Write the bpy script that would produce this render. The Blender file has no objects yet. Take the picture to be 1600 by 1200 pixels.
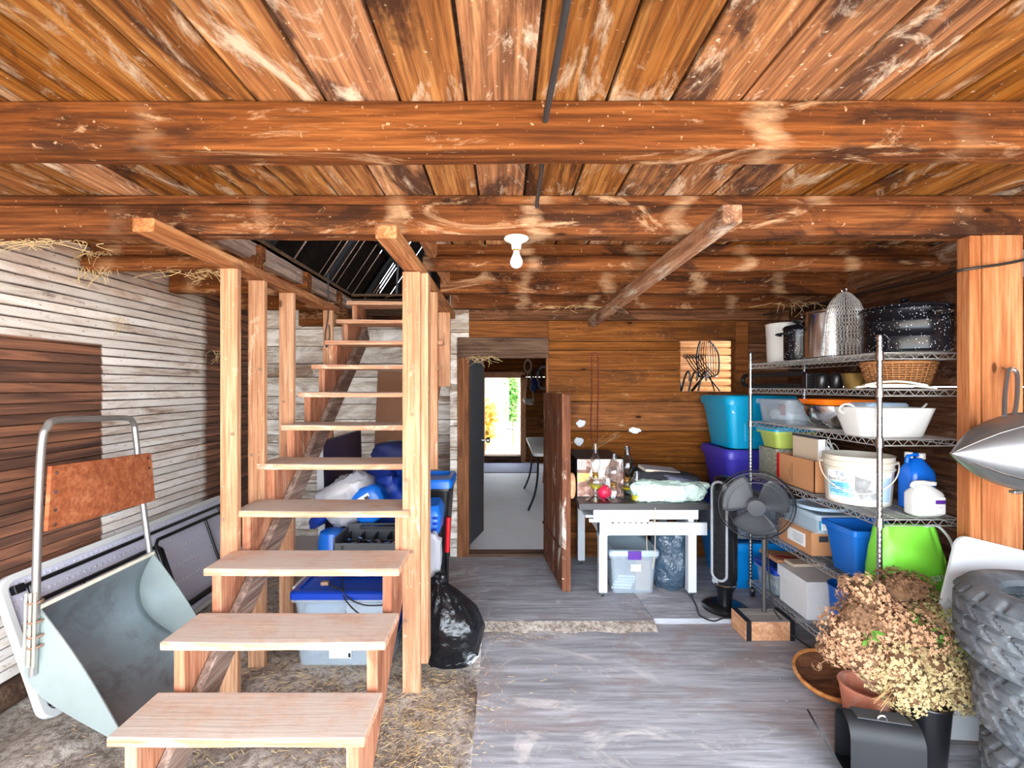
import bpy, bmesh, math, random
from mathutils import Vector, Matrix, noise as mnoise
random.seed(7)
sc = bpy.context.scene
COL = sc.collection
PI = math.pi
H = 1.6            # eye height above the plywood floor
YFRONT = -1.2       # plane of the open barn door, behind the camera
F = 740.0          # focal length in pixels of the 1600 px wide frame

# ------------------------------------------------------------------ camera
cam_d = bpy.data.cameras.new('camera')
cam = bpy.data.objects.new('camera', cam_d); COL.objects.link(cam)
cam.location = (0, 0, H); cam.rotation_euler = (PI/2, 0, 0)
cam_d.sensor_width = 36.0; cam_d.lens = F/1600*36.0
cam_d.shift_x = 12/1600; cam_d.shift_y = 4/1600
cam_d.clip_start = 0.02; cam_d.clip_end = 300
sc.camera = cam

# ------------------------------------------------------------------ sky, sun, exposure
w = bpy.data.worlds.new('sky'); sc.world = w; w.use_nodes = True
wn = w.node_tree
wbg = wn.nodes['Background']
wbg.inputs['Color'].default_value = (0.80, 0.90, 1.0, 1)
wbg.inputs['Strength'].default_value = 9.0
sun_d = bpy.data.lights.new('sun', 'SUN'); sun_d.energy = 16.0; sun_d.angle = math.radians(1.2)
sun_d.color = (1.0, 0.96, 0.90)
sun = bpy.data.objects.new('sun', sun_d); COL.objects.link(sun)
sun.rotation_euler = Vector((0.25, 0.52, -1.0)).to_track_quat('-Z', 'Y').to_euler()

def portal(name, loc, rot, sx, sy):
    d = bpy.data.lights.new(name, 'AREA'); d.shape = 'RECTANGLE'; d.size = sx; d.size_y = sy
    d.cycles.is_portal = True
    o = bpy.data.objects.new(name, d); COL.objects.link(o); o.location = loc; o.rotation_euler = rot
portal('barn_door_portal', (0.05, YFRONT+.02, 1.22), (PI/2, 0, 0), 5.3, 2.5)
portal('far_door_portal', (0, 9.9, 1.0), (-PI/2, 0, 0), 0.8, 1.9)

vs = sc.view_settings
vs.view_transform = 'Standard'; vs.look = 'None'; vs.gamma = 1.0; vs.use_curve_mapping = False
vs.exposure = 0.78
sc.cycles.use_denoising = True
sc.cycles.max_bounces = 14; sc.cycles.diffuse_bounces = 8; sc.cycles.transparent_max_bounces = 24
sc.cycles.sample_clamp_indirect = 8.0

# ------------------------------------------------------------------ node helpers
def C(r, g, b):
    f = lambda c: (c/255/12.92) if c/255 <= 0.04045 else ((c/255+0.055)/1.055)**2.4
    return (f(r), f(g), f(b), 1.0)

class NT:
    def __init__(s, name):
        s.m = bpy.data.materials.new(name); s.m.use_nodes = True
        s.t = s.m.node_tree; s.b = s.t.nodes['Principled BSDF']; s.out = s.t.nodes['Material Output']
    def n(s, typ, **kw):
        nd = s.t.nodes.new('ShaderNode'+typ)
        for k, v in kw.items(): setattr(nd, k, v)
        return nd
    def put(s, sock, v):
        if isinstance(v, bpy.types.NodeSocket): s.t.links.new(v, sock)
        else: sock.default_value = v
    def math(s, op, a, b=0.0, c=None, clamp=False):
        nd = s.n('Math', operation=op); nd.use_clamp = clamp
        s.put(nd.inputs[0], a); s.put(nd.inputs[1], b)
        if c is not None: s.put(nd.inputs[2], c)
        return nd.outputs[0]
    def vec(s, scale=(1, 1, 1), rnd=True, loc=(0, 0, 0), rot=(0, 0, 0)):
        tc = s.n('TexCoord'); v = tc.outputs['Object']
        if rnd:
            at = s.n('Attribute'); at.attribute_name = 'rnd'
            oi = s.n('ObjectInfo')
            sm = s.math('MULTIPLY', s.math('ADD', at.outputs['Fac'], oi.outputs['Random']), 23.7)
            ad = s.n('VectorMath', operation='ADD'); s.t.links.new(v, ad.inputs[0]); s.t.links.new(sm, ad.inputs[1]); v = ad.outputs[0]
        mp = s.n('Mapping'); s.t.links.new(v, mp.inputs['Vector'])
        mp.inputs['Scale'].default_value = scale; mp.inputs['Location'].default_value = loc; mp.inputs['Rotation'].default_value = rot
        return mp.outputs[0]
    def noise(s, v, scale=1.0, detail=5, rough=.6, dist=0.0):
        nd = s.n('TexNoise'); s.t.links.new(v, nd.inputs['Vector'])
        nd.inputs['Scale'].default_value = scale; nd.inputs['Detail'].default_value = detail
        nd.inputs['Roughness'].default_value = rough; nd.inputs['Distortion'].default_value = dist
        return nd.outputs['Fac']
    def ramp(s, f, stops):
        nd = s.n('ValToRGB'); s.t.links.new(f, nd.inputs[0])
        el = nd.color_ramp.elements
        while len(el) < len(stops): el.new(0.5)
        for e, (p, c) in zip(el, stops):
            e.position = p; e.color = c if len(c) == 4 else (*c, 1)
        return nd.outputs[0]
    def mask(s, f, lo, hi):
        nd = s.n('MapRange'); nd.clamp = True
        s.put(nd.inputs[0], f); nd.inputs[1].default_value = lo; nd.inputs[2].default_value = hi
        return nd.outputs[0]
    def mix(s, f, a, b, blend='MIX'):
        nd = s.n('Mix', data_type='RGBA', blend_type=blend)
        s.put(nd.inputs[0], f); s.put(nd.inputs[6], a); s.put(nd.inputs[7], b)
        return nd.outputs[2]
    def hsv(s, col, val, sat=1.0, hue=0.5):
        nd = s.n('HueSaturation'); s.put(nd.inputs['Color'], col); s.put(nd.inputs['Value'], val)
        s.put(nd.inputs['Saturation'], sat); s.put(nd.inputs['Hue'], hue)
        return nd.outputs[0]
    def bump(s, h, strength=.3, dist=.01):
        nd = s.n('Bump'); nd.inputs['Strength'].default_value = strength; nd.inputs['Distance'].default_value = dist
        s.put(nd.inputs['Height'], h); s.put(s.b.inputs['Normal'], nd.outputs[0])

def wood(name, dark, mid, light, axis='X', stain=None, stain_amt=.35, pale=None, pale_amt=.2, rough=.75,
         bump=.35, var=.3, grain=1.0, drips=0, dust=None, knots=0, sat=1.0):
    """Procedural timber: streaks along the grain, knots, water stains and dusty bleached patches; 'rnd' varies each board."""
    t = NT(name); i = 'XYZ'.index(axis)
    def sv(a, c): 
        v = [c*grain]*3; v[i] = a; return tuple(v)
    g1 = t.noise(t.vec(sv(.9, 14)), 1, 6, .62, .9)
    g2 = t.noise(t.vec(sv(3.5, 95)), 1, 4, .6, .2)
    g3 = t.noise(t.vec(sv(1.3, 38), loc=(2, 2, 2)), 1, 6, .7, .5)
    col = t.ramp(t.math('MULTIPLY_ADD', g3, .55, t.math('MULTIPLY', g1, .45)), [(.34, dark), (.49, mid), (.64, light)])
    col = t.mix(t.math('MULTIPLY', t.mask(g2, .56, .36), .6), col, dark)
    if stain is not None:
        st = t.noise(t.vec(sv(1.1, 3.2), loc=(3, 7, 1)), 1, 7, .68, 1.2)
        col = t.mix(t.math('MULTIPLY', t.mask(st, .52, .62), stain_amt*2 if stain_amt < .5 else 1.0, clamp=True), col, stain)
    if pale is not None:
        pn = t.noise(t.vec(sv(1.6, 4.5), loc=(9, 2, 5)), 1, 8, .72, 1.6)
        col = t.mix(t.math('MULTIPLY', t.mask(pn, .60-pale_amt*.35, .70-pale_amt*.25), .85), col, pale)
        sp = t.noise(t.vec((55, 55, 55)), 1, 2, .5)
        col = t.mix(t.math('MULTIPLY', t.mask(sp, .70, .76), .7), col, pale)
    if knots:
        vv = t.n('TexVoronoi'); s3 = [5.5]*3; s3[i] = 2.6
        t.t.links.new(t.vec(tuple(s3), loc=(1, 4, 2)), vv.inputs['Vector']); vv.inputs['Scale'].default_value = 1
        sp3 = t.n('SeparateColor'); t.t.links.new(vv.outputs['Color'], sp3.inputs[0])
        kf = t.math('MULTIPLY', t.mask(vv.outputs['Distance'], .085, .05), t.mask(sp3.outputs[0], .45, .5))
        halo = t.math('MULTIPLY', t.mask(vv.outputs['Distance'], .22, .06), t.mask(sp3.outputs[0], .45, .5))
        col = t.mix(t.math('MULTIPLY', halo, .45), col, dark); col = t.mix(t.math('MULTIPLY', kf, knots), col, tuple(c*.35 for c in dark[:3])+(1,))
    if drips:      # pale wash marks under the gaps of the planks above
        tcd = t.n('TexCoord'); sx = t.n('SeparateXYZ'); t.t.links.new(tcd.outputs['Object'], sx.inputs[0])
        wob = t.noise(t.vec((1.2, 1.2, 5)), 1, 5, .7)
        ph = t.math('FRACT', t.math('ADD', t.math('MULTIPLY', sx.outputs[0], 1/.63), t.math('MULTIPLY', wob, .5)))
        tri = t.math('ABSOLUTE', t.math('ADD', ph, -.5))
        gate = t.noise(t.vec((.8, .1, .3), loc=(2, 5, 5)), 1, 3)
        fine = t.noise(t.vec((5, 5, 30)), 1, 6, .7)
        f = t.math('MULTIPLY', t.mask(tri, .10, .03), t.math('MULTIPLY', t.mask(gate, .42, .55), t.mask(fine, .30, .58)))
        col = t.mix(t.math('MULTIPLY', f, drips), col, pale)
    if dust is not None:      # dust and wear on upward faces only
        ge = t.n('NewGeometry'); sn = t.n('SeparateXYZ'); t.t.links.new(ge.outputs['Normal'], sn.inputs[0])
        dn = t.noise(t.vec((5, 5, 5), loc=(1, 1, 8)), 1, 7, .7)
        col = t.mix(t.math('MULTIPLY', t.mask(sn.outputs[2], .5, .9), t.mask(dn, .25, .55)), col, dust)
    at = t.n('Attribute'); at.attribute_name = 'rnd'
    oi = t.n('ObjectInfo')
    r = t.math('FRACT', t.math('MULTIPLY', t.math('ADD', at.outputs['Fac'], oi.outputs['Random']), 7.13))
    col = t.hsv(col, t.math('MULTIPLY_ADD', r, var*1.6, 1-var*.8), t.math('MULTIPLY_ADD', r, -var*.5, sat+var*.25))
    t.put(t.b.inputs['Base Color'], col)
    t.b.inputs['Roughness'].default_value = min(rough+.12, .95); t.b.inputs['Specular IOR Level'].default_value = .12
    t.bump(t.math('ADD', g1, t.math('MULTIPLY', g2, .6)), bump, .006)
    return t.m

def plain(name, col, rough=.5, metal=0.0, var=.12, vs=9.0, bump=0.0, bs=60.0, bd=.004, spec=.5, trans=0.0, dirt=None, dirt_amt=.3, coat=0, stretch=(1, 1, 1)):
    t = NT(name)
    nz = t.noise(t.vec(tuple(vs*k for k in stretch)), 1, 5, .6)
    c = t.hsv(col, t.math('MULTIPLY_ADD', nz, var*2, 1-var))
    if dirt is not None:
        dn = t.noise(t.vec((vs*.6,)*3, loc=(4, 4, 9)), 1, 7, .7, .5)
        c = t.mix(t.math('MULTIPLY', t.mask(dn, .5, .68), dirt_amt), c, dirt)
    t.put(t.b.inputs['Base Color'], c)
    t.b.inputs['Roughness'].default_value = rough; t.b.inputs['Metallic'].default_value = metal
    t.b.inputs['Specular IOR Level'].default_value = spec; t.b.inputs['Transmission Weight'].default_value = trans
    t.b.inputs['Coat Weight'].default_value = coat
    if bump: t.bump(t.noise(t.vec((bs,)*3), 1, 4, .6, .8), bump, bd)
    return t.m

def clear(name, col, alpha=.45, rough=.15):
    """Translucent storage plastic: part see-through, part milky."""
    t = NT(name)
    t.b.inputs['Base Color'].default_value = col; t.b.inputs['Roughness'].default_value = rough
    tr = t.n('BsdfTransparent'); tr.inputs[0].default_value = tuple(.35+.65*c for c in col[:3])+(1,)
    mx = t.n('MixShader'); mx.inputs[0].default_value = alpha
    t.t.links.new(tr.outputs[0], mx.inputs[1]); t.t.links.new(t.b.outputs[0], mx.inputs[2])
    t.t.links.new(mx.outputs[0], t.out.inputs['Surface'])
    return t.m

def glass(name, col=(1, 1, 1, 1)):
    t = NT(name)
    gl = t.n('BsdfGlossy'); gl.inputs['Roughness'].default_value = .03
    tr = t.n('BsdfTransparent'); tr.inputs[0].default_value = col
    fr = t.n('LayerWeight'); fr.inputs['Blend'].default_value = .35
    mx = t.n('MixShader')
    t.t.links.new(t.math('MULTIPLY_ADD', fr.outputs['Facing'], .75, .06), mx.inputs[0])
    t.t.links.new(tr.outputs[0], mx.inputs[1]); t.t.links.new(gl.outputs[0], mx.inputs[2])
    t.t.links.new(mx.outputs[0], t.out.inputs['Surface'])
    return t.m

# ------------------------------------------------------------------ materials
PALE = C(222, 198, 172)
M = {}
M['deck'] = wood('ceiling planks', C(78, 46, 24), C(156, 96, 44), C(200, 142, 78), 'Y', stain=C(64, 38, 26), stain_amt=.46, pale=C(214, 190, 162), pale_amt=.18, var=.42, sat=.95)
M['beam'] = wood('beam timber', C(58, 30, 15), C(112, 62, 28), C(150, 92, 46), 'X', stain=C(44, 26, 19), stain_amt=.42, pale=C(196, 158, 122), pale_amt=.08, var=.10, sat=.98, drips=.6, knots=.9)
M['beamY'] = wood('brace timber', C(96, 66, 50), C(150, 104, 76), C(196, 158, 128), 'Y', stain=C(66, 44, 36), stain_amt=.4, pale=C(205, 190, 172), pale_amt=.25, var=.1)
M['stud'] = wood('stud timber', C(144, 92, 58), C(192, 138, 97), C(212, 168, 128), 'Z', stain=C(160, 98, 62), stain_amt=.18, knots=.9, pale=C(232, 208, 180), pale_amt=.0, var=.08, sat=.92)
M['plate'] = wood('plate timber', C(120, 72, 46), C(182, 120, 78), C(218, 164, 118), 'Y', stain=C(96, 62, 50), stain_amt=.3, var=.12)
M['tread'] = wood('stair tread', C(160, 102, 72), C(212, 160, 124), C(232, 190, 158), 'X', stain=C(186, 110, 76), stain_amt=.26, pale=C(238, 214, 192), pale_amt=.2, var=.12, sat=.95, dust=C(206, 190, 176))
M['stringer'] = wood('stringer board', C(140, 84, 62), C(196, 134, 102), C(222, 176, 146), 'Z', stain=C(120, 70, 52), stain_amt=.3, var=.12)
M['greybrace'] = wood('grey brace', C(92, 74, 66), C(150, 124, 110), C(190, 168, 154), 'Y', stain=C(96, 66, 52), stain_amt=.3, var=.1)
M['backwall'] = wood('back wall boards', C(78, 44, 20), C(128, 76, 36), C(162, 104, 54), 'X', stain=C(70, 42, 26), stain_amt=.3, pale=C(180, 150, 116), pale_amt=-.06, knots=1.0, var=.22, rough=.65)
M['greywall'] = wood('grey limewashed boards', C(120, 98, 82), C(200, 186, 170), C(226, 218, 206), 'X', stain=C(132, 92, 66), stain_amt=.3, pale=C(240, 234, 226), pale_amt=.45, var=.25)
M['darkwall'] = wood('dark side boards', C(52, 32, 24), C(100, 66, 48), C(146, 104, 78), 'Y', stain=C(40, 26, 20), stain_amt=.35, pale=C(150, 128, 110), pale_amt=.12, var=.3)
M['darkwallX'] = wood('dark header boards', C(58, 36, 26), C(112, 72, 48), C(150, 104, 74), 'X', stain=C(46, 30, 22), stain_amt=.35, pale=C(150, 128, 110), pale_amt=.05, var=.3)
M['lintel'] = wood('lintel board', C(60, 42, 32), C(92, 70, 56), C(122, 98, 80), 'X', stain=C(50, 34, 28), stain_amt=.3, var=.08)
M['jamb'] = wood('jamb board', C(84, 50, 32), C(132, 86, 58), C(164, 116, 84), 'Z', stain=C(70, 42, 30), stain_amt=.3, var=.12)
M['plank_post'] = wood('post plank', C(138, 80, 46), C(176, 114, 72), C(198, 144, 100), 'Z', stain=C(150, 84, 50), stain_amt=.25, knots=1.0, var=.04, sat=1.0)
M['halfdoor'] = wood('half door planks', C(70, 40, 28), C(116, 70, 48), C(150, 98, 68), 'Z', stain=C(74, 46, 36), stain_amt=.3, pale=C(216, 204, 190), pale_amt=.10, var=.12, rough=.55)
M['plywood'] = wood('grey plywood floor', C(126, 126, 132), C(168, 169, 177), C(194, 196, 206), 'X', stain=C(156, 134, 126), stain_amt=.32, pale=C(214, 210, 208), pale_amt=.14, var=.06, grain=.5, sat=.8, rough=.7)
M['concrete'] = plain('worn grey floor', C(182, 178, 180), .7, var=.2, vs=2.5, bump=.1, dirt=C(182, 168, 160), dirt_amt=.5)
M['ply'] = wood('brown plywood', C(128, 66, 38), C(170, 98, 62), C(192, 124, 86), 'X', stain=C(120, 64, 40), stain_amt=.25, var=.04, grain=.5)
M['rawwood'] = wood('raw timber', C(176, 118, 82), C(214, 160, 120), C(232, 190, 154), 'Y', stain=C(160, 96, 66), stain_amt=.3, var=.1)
M['greytop'] = wood('grey weathered board', C(130, 122, 116), C(176, 170, 162), C(204, 198, 190), 'X', stain=C(120, 108, 100), stain_amt=.2, var=.05, sat=.7)
M['bowlwood'] = wood('bowl wood', C(70, 44, 32), C(112, 74, 54), C(150, 100, 70), 'X', stain=C(170, 110, 62), stain_amt=.3, var=.05)
M['bowlrim'] = wood('bowl rim wood', C(170, 104, 54), C(212, 144, 86), C(232, 176, 118), 'X', var=.05)
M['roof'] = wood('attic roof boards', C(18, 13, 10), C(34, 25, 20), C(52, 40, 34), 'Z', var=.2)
M['log'] = wood('pale logs', C(120, 80, 50), C(168, 120, 80), C(200, 152, 108), 'X', stain=C(150, 96, 60), stain_amt=.3, var=.2)
M['pole'] = plain('grey pole', C(96, 92, 90), .45, .5, var=.15)
M['white'] = plain('white paint', C(208, 211, 215), .45, var=.03)
M['whitep'] = plain('white plastic', C(214, 214, 211), .35, var=.04)
M['cream'] = plain('cream plastic', C(218, 210, 192), .4, var=.04)
M['creamcloth'] = plain('cream cloth', C(232, 226, 206), .85, var=.06, bump=.5, bs=300)
M['black'] = plain('black plastic', C(22, 22, 25), .28, var=.2)
M['blackm'] = plain('matt black', C(20, 21, 25), .6, var=.25, bump=.1)
M['darkgrey'] = plain('dark grey', C(62, 64, 68), .5, var=.15)
M['grey'] = plain('grey plastic', C(150, 154, 160), .4, var=.1)
M['enamel'] = None
M['chrome'] = plain('chrome wire', C(196, 198, 202), .22, 1.0, var=.06)
M['wire'] = plain('dull shelf wire', C(196, 194, 192), .35, .55, var=.15)
M['steel'] = plain('stainless steel', C(200, 200, 202), .18, 1.0, var=.06)
M['alu'] = plain('worn aluminium', C(150, 152, 155), .42, .85, var=.12, vs=14, bump=.05)
M['galv'] = plain('galvanised steel', C(150, 158, 164), .42, .7, var=.25, vs=5, dirt=C(108, 96, 96), dirt_amt=.75, bump=.05)
M['galvbright'] = plain('galvanised side', C(176, 188, 186), .5, .55, var=.16, vs=8, bump=.05)
M['tube'] = plain('galvanised tube', C(176, 178, 176), .4, .8, var=.15, dirt=C(132, 96, 72), dirt_amt=.3)
M['rust'] = plain('rusty wire', C(150, 120, 100), .7, .3, var=.25, vs=30)
M['rope'] = plain('rope', C(196, 180, 158), .9, var=.15, vs=60)
M['cable'] = plain('black cable', C(34, 33, 32), .5, var=.15)
M['conduit'] = plain('grey conduit', C(62, 62, 64), .45, .3, var=.15)
M['teal'] = plain('turquoise plastic', C(0, 158, 204), .35, var=.05)
M['purple'] = plain('purple plastic', C(64, 56, 172), .35, var=.06)
M['cyan'] = plain('bright blue plastic', C(0, 142, 226), .35, var=.05)
M['blue'] = plain('blue lid plastic', C(12, 58, 164), .3, var=.08)
M['blue2'] = plain('mid blue plastic', C(16, 104, 204), .3, var=.08)
M['bluejug'] = plain('blue jug plastic', C(8, 104, 214), .25, var=.05)
M['navy'] = plain('navy fabric', C(24, 34, 84), .7, var=.25, vs=12, bump=.3, bs=40)
M['navyb'] = plain('navy board', C(22, 28, 70), .5, var=.15)
M['tarp'] = plain('blue tarp', C(20, 56, 150), .35, var=.25, vs=14, bump=.5, bs=30)
M['green'] = plain('lime bag', C(124, 214, 62), .45, var=.12, vs=7, bump=.35, bs=14)
M['lime'] = plain('olive lime plastic', C(172, 190, 92), .4, var=.08)
M['orange'] = plain('orange plastic', C(250, 124, 22), .35, var=.04)
M['redcord'] = plain('dull red cord', C(112, 40, 34), .8)
M['red'] = plain('red plastic', C(196, 24, 34), .35, var=.1)
M['pink'] = plain('red rubber', C(222, 30, 74), .4, var=.05)
M['lightblue'] = plain('pale blue plastic', C(184, 208, 228), .35, var=.04)
M['purple2'] = plain('violet latch', C(92, 48, 150), .35, var=.05)
M['card'] = plain('cardboard', C(196, 140, 96), .8, var=.08, vs=5, stretch=(1, 1, 6))
M['card2'] = plain('pale cardboard', C(206, 188, 164), .8, var=.05)
M['cardbrown'] = plain('brown hardboard', C(124, 82, 54), .7, var=.1)
M['paper'] = plain('white paper', C(240, 240, 238), .7, var=.05)
M['paperp'] = plain('printed paper', C(190, 186, 190), .6, var=.35, vs=40)
M['whitebox'] = plain('white carton', C(226, 226, 226), .7, var=.05, dirt=C(196, 196, 198), dirt_amt=.4)
M['brass'] = plain('brass', C(190, 156, 92), .35, .9, var=.1)
M['wicker'] = plain('wicker', C(150, 100, 58), .75, var=.35, vs=40, bump=.3, bs=90)
M['terra'] = plain('terracotta', C(222, 140, 108), .8, var=.1, dirt=C(232, 206, 194), dirt_amt=.8)
M['mint'] = plain('mint sheet', C(200, 224, 214), .8, var=.06, vs=12, bump=.8, bs=14, bd=.03)
M['slate'] = plain('slate cloth', C(92, 92, 112), .85, var=.12)
M['dkcloth'] = plain('charcoal cloth', C(34, 36, 42), .9, var=.2)
M['lav'] = plain('lavender plastic', C(168, 168, 188), .5, var=.08)
M['bag'] = plain('black bin bag', C(14, 16, 20), .22, var=.2, bump=.8, bs=22, bd=.009, spec=.6)
M['bagblue'] = plain('wrapped dark bag', C(60, 80, 98), .18, var=.5, bump=1.0, bs=24, bd=.014, spec=.9)
M['porcelain'] = plain('porcelain', C(240, 234, 224), .25, var=.03)
M['bulb'] = plain('bulb glass', C(236, 238, 240), .15, var=.02)
M['hay'] = plain('hay', C(206, 176, 128), .85, var=.35, vs=60)
M['dirt'] = None
M['tabletop'] = plain('dark table top', C(58, 56, 58), .4, var=.15, vs=4)
M['oil'] = plain('lamp oil', C(206, 190, 40), .1, var=.05)
M['petal1'] = plain('dry cream petals', C(196, 174, 126), .85, var=.2, vs=40)
M['petal2'] = plain('dry blush petals', C(196, 152, 116), .85, var=.2, vs=40)
M['petal3'] = plain('dry green petals', C(164, 160, 104), .85, var=.25, vs=40)
M['petal4'] = plain('dry brown petals', C(128, 94, 66), .85, var=.25, vs=40)
M['stem'] = plain('dry stem', C(178, 138, 92), .8, var=.2, vs=40)
M['leafgreen'] = plain('green leaf', C(96, 150, 52), .6, var=.3, vs=20)
M['leafyellow'] = plain('yellow leaf', C(206, 176, 74), .6, var=.25, vs=20)
M['clear'] = clear('clear plastic', C(222, 232, 240), .26)
M['clearlid'] = clear('frosted lid plastic', C(196, 214, 226), .7, .25)
M['clearblue'] = clear('clear blue plastic', C(30, 118, 216), .78, .2)
M['clearbag'] = clear('clear bag', C(206, 206, 214), .5, .12)
M['glass'] = glass('lamp glass', (.93, .95, .95, 1))
M['smoke'] = glass('smoked glass', (.62, .64, .66, 1))
M['gravel'] = plain('bright gravel', C(150, 142, 130), .9, var=.2, vs=4)
M['yard'] = plain('sunlit yard', C(206, 194, 178), .9, var=.15, vs=3)

def speckle():
    t = NT('speckled enamel')
    v = t.n('TexVoronoi'); t.t.links.new(t.vec((95, 95, 95)), v.inputs['Vector']); v.inputs['Scale'].default_value = 1
    nz = t.noise(t.vec((30, 30, 30)), 1, 3)
    f = t.math('MULTIPLY', t.mask(v.outputs['Distance'], .20, .13), t.mask(nz, .45, .52))
    t.put(t.b.inputs['Base Color'], t.mix(f, C(14, 15, 20), C(225, 228, 235)))
    t.b.inputs['Roughness'].default_value = .22; t.b.inputs['Specular IOR Level'].default_value = .3
    return t.m
M['enamel'] = speckle()

def dirtmat():
    t = NT('dusty earth and straw')
    a = t.noise(t.vec((2.2, 2.2, 2.2), rnd=False), 1, 8, .7, .6); b = t.noise(t.vec((30, 30, 30), rnd=False), 1, 6, .75)
    c = t.ramp(a, [(.3, C(136, 120, 106)), (.5, C(192, 178, 166)), (.7, C(218, 208, 198))])
    c = t.mix(t.math('MULTIPLY', t.mask(b, .55, .40), .7), c, C(92, 72, 54))
    c = t.mix(t.math('MULTIPLY', t.mask(b, .58, .70), .7), c, C(216, 196, 164))
    t.put(t.b.inputs['Base Color'], c); t.b.inputs['Roughness'].default_value = .95
    t.bump(t.math('ADD', a, b), .8, .03)
    return t.m
M['dirt'] = dirtmat()

def siding():
    """Left wall: grubby white paint, bare brown boards where a panel once hung, brown and painted post shadow in the far corner."""
    t = NT('old painted siding')
    tc = t.n('TexCoord'); sx = t.n('SeparateXYZ'); t.t.links.new(tc.outputs['Object'], sx.inputs[0])
    Y, Z = sx.outputs[1], sx.outputs[2]
    wob = t.math('MULTIPLY_ADD', t.noise(t.vec((3, 3, 6), rnd=False), 1, 6, .7), .10, -.05)
    wob2 = t.math('MULTIPLY_ADD', t.noise(t.vec((2, 2, 3), rnd=False), 1, 5, .7), .5, -.25)
    m1 = t.math('MULTIPLY', t.mask(t.math('ADD', Y, t.math('MULTIPLY', wob, .4)), 3.0, 2.985),
                t.math('MULTIPLY', t.mask(Z, 1.872, 1.86), t.mask(t.math('ADD', Z, wob2), .42, .52)))
    m2 = t.mask(t.math('ADD', Y, wob), 3.97, 4.05)  # far end browned: bare boards with the post's soft shadow painted in
    low = t.mask(t.math('ADD', Z, wob2), .18, .05)
    g1 = t.noise(t.vec((14, .9, 14)), 1, 6, .6, .8)
    brown = t.ramp(g1, [(.3, C(44, 29, 24)), (.5, C(108, 72, 55)), (.70, C(170, 112, 80))])
    d1 = t.noise(t.vec((6, 1.4, 9)), 1, 8, .72, .8); d2 = t.noise(t.vec((40, 24, 60)), 1, 4, .7)
    white = t.ramp(d1, [(.30, C(132, 100, 80)), (.42, C(210, 194, 180)), (.54, C(236, 228, 220)), (.8, C(246, 243, 240))])
    white = t.mix(t.mask(d2, .63, .70), white, C(90, 62, 48))
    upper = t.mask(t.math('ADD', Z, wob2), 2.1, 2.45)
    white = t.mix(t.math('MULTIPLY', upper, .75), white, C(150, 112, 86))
    seam = t.math('ABSOLUTE', t.math('ADD', t.math('FRACT', t.math('MULTIPLY', t.math('ADD', Z, -.10), 1/.0565)), -.5))
    sg = t.noise(t.vec((2, 1.3, 30)), 1, 6, .75)
    white = t.mix(t.math('MULTIPLY', t.mask(seam, .36, .48), t.mask(sg, .40, .60)), white, C(78, 58, 46))
    pe = t.noise(t.vec((5, 3, 12)), 1, 8, .75, 1.0)
    f = t.math('MAXIMUM', t.math('MAXIMUM', m1, m2), t.math('MULTIPLY', t.mask(pe, .63, .69), .8))
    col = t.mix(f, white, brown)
    at = t.n('Attribute'); at.attribute_name = 'rnd'
    col = t.hsv(col, t.math('MULTIPLY_ADD', at.outputs['Fac'], .22, .89))
    t.put(t.b.inputs['Base Color'], col); t.b.inputs['Roughness'].default_value = .8
    t.bump(t.math('ADD', g1, t.math('MULTIPLY', d1, .5)), .4, .006)
    return t.m
M['siding'] = siding()

def rubber():
    t = NT('dusty tyre rubber')
    a = t.noise(t.vec((7, 7, 7)), 1, 6, .7)
    geo = t.n('NewGeometry')
    c = t.ramp(a, [(.3, C(66, 72, 80)), (.55, C(104, 110, 116)), (.75, C(140, 142, 142))])
    c = t.mix(t.mask(geo.outputs['Pointiness'], .47, .40), c, C(172, 166, 156))
    t.put(t.b.inputs['Base Color'], c); t.b.inputs['Roughness'].default_value = .75
    t.bump(t.noise(t.vec((90, 90, 90)), 1, 4, .6), .25, .003)
    return t.m
M['rubber'] = rubber()

def bumpy():
    t = NT('dimpled table underside')
    v = t.n('TexVoronoi'); t.t.links.new(t.vec((28, 28, 28), rnd=False), v.inputs['Vector']); v.inputs['Scale'].default_value = 1
    v.inputs['Randomness'].default_value = .15
    d = t.mask(v.outputs['Distance'], .32, .18)
    t.put(t.b.inputs['Base Color'], t.mix(d, C(216, 214, 230), C(232, 232, 242)))
    t.b.inputs['Roughness'].default_value = .45
    t.bump(d, .6, .004)
    return t.m
M['bumpy'] = bumpy()

def boxart(name, cols, scale):
    t = NT(name)
    v = t.n('TexVoronoi'); t.t.links.new(t.vec((scale,)*3, rnd=False), v.inputs['Vector']); v.inputs['Scale'].default_value = 1
    sp = t.n('SeparateColor'); t.t.links.new(v.outputs['Color'], sp.inputs[0])
    k = len(cols)
    t.put(t.b.inputs['Base Color'], t.ramp(t.math('ADD', t.math('MULTIPLY', sp.outputs[0], .5), t.math('MULTIPLY', t.noise(t.vec((scale*1.5,)*3, rnd=False), 1, 5), .5)), [(.2+.6*i/(k-1), c) for i, c in enumerate(cols)]))
    t.b.inputs['Roughness'].default_value = .4
    return t.m
M['puzzle'] = boxart('picture print', [C(70, 34, 28), C(150, 96, 76), C(226, 206, 196), C(240, 232, 226)], 14)
M['granite'] = boxart('speckled grey print', [C(86, 88, 76), C(140, 142, 122), C(176, 174, 158)], 130)
M['tealprint'] = boxart('teal print', [C(110, 204, 212), C(150, 222, 226), C(196, 236, 238)], 40)
M['greyprint'] = boxart('grey photo print', [C(120, 122, 124), C(176, 178, 180), C(216, 218, 220)], 22)
M['violetprint'] = boxart('violet packet print', [C(120, 96, 168), C(200, 190, 220), C(226, 226, 236)], 26)

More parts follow.
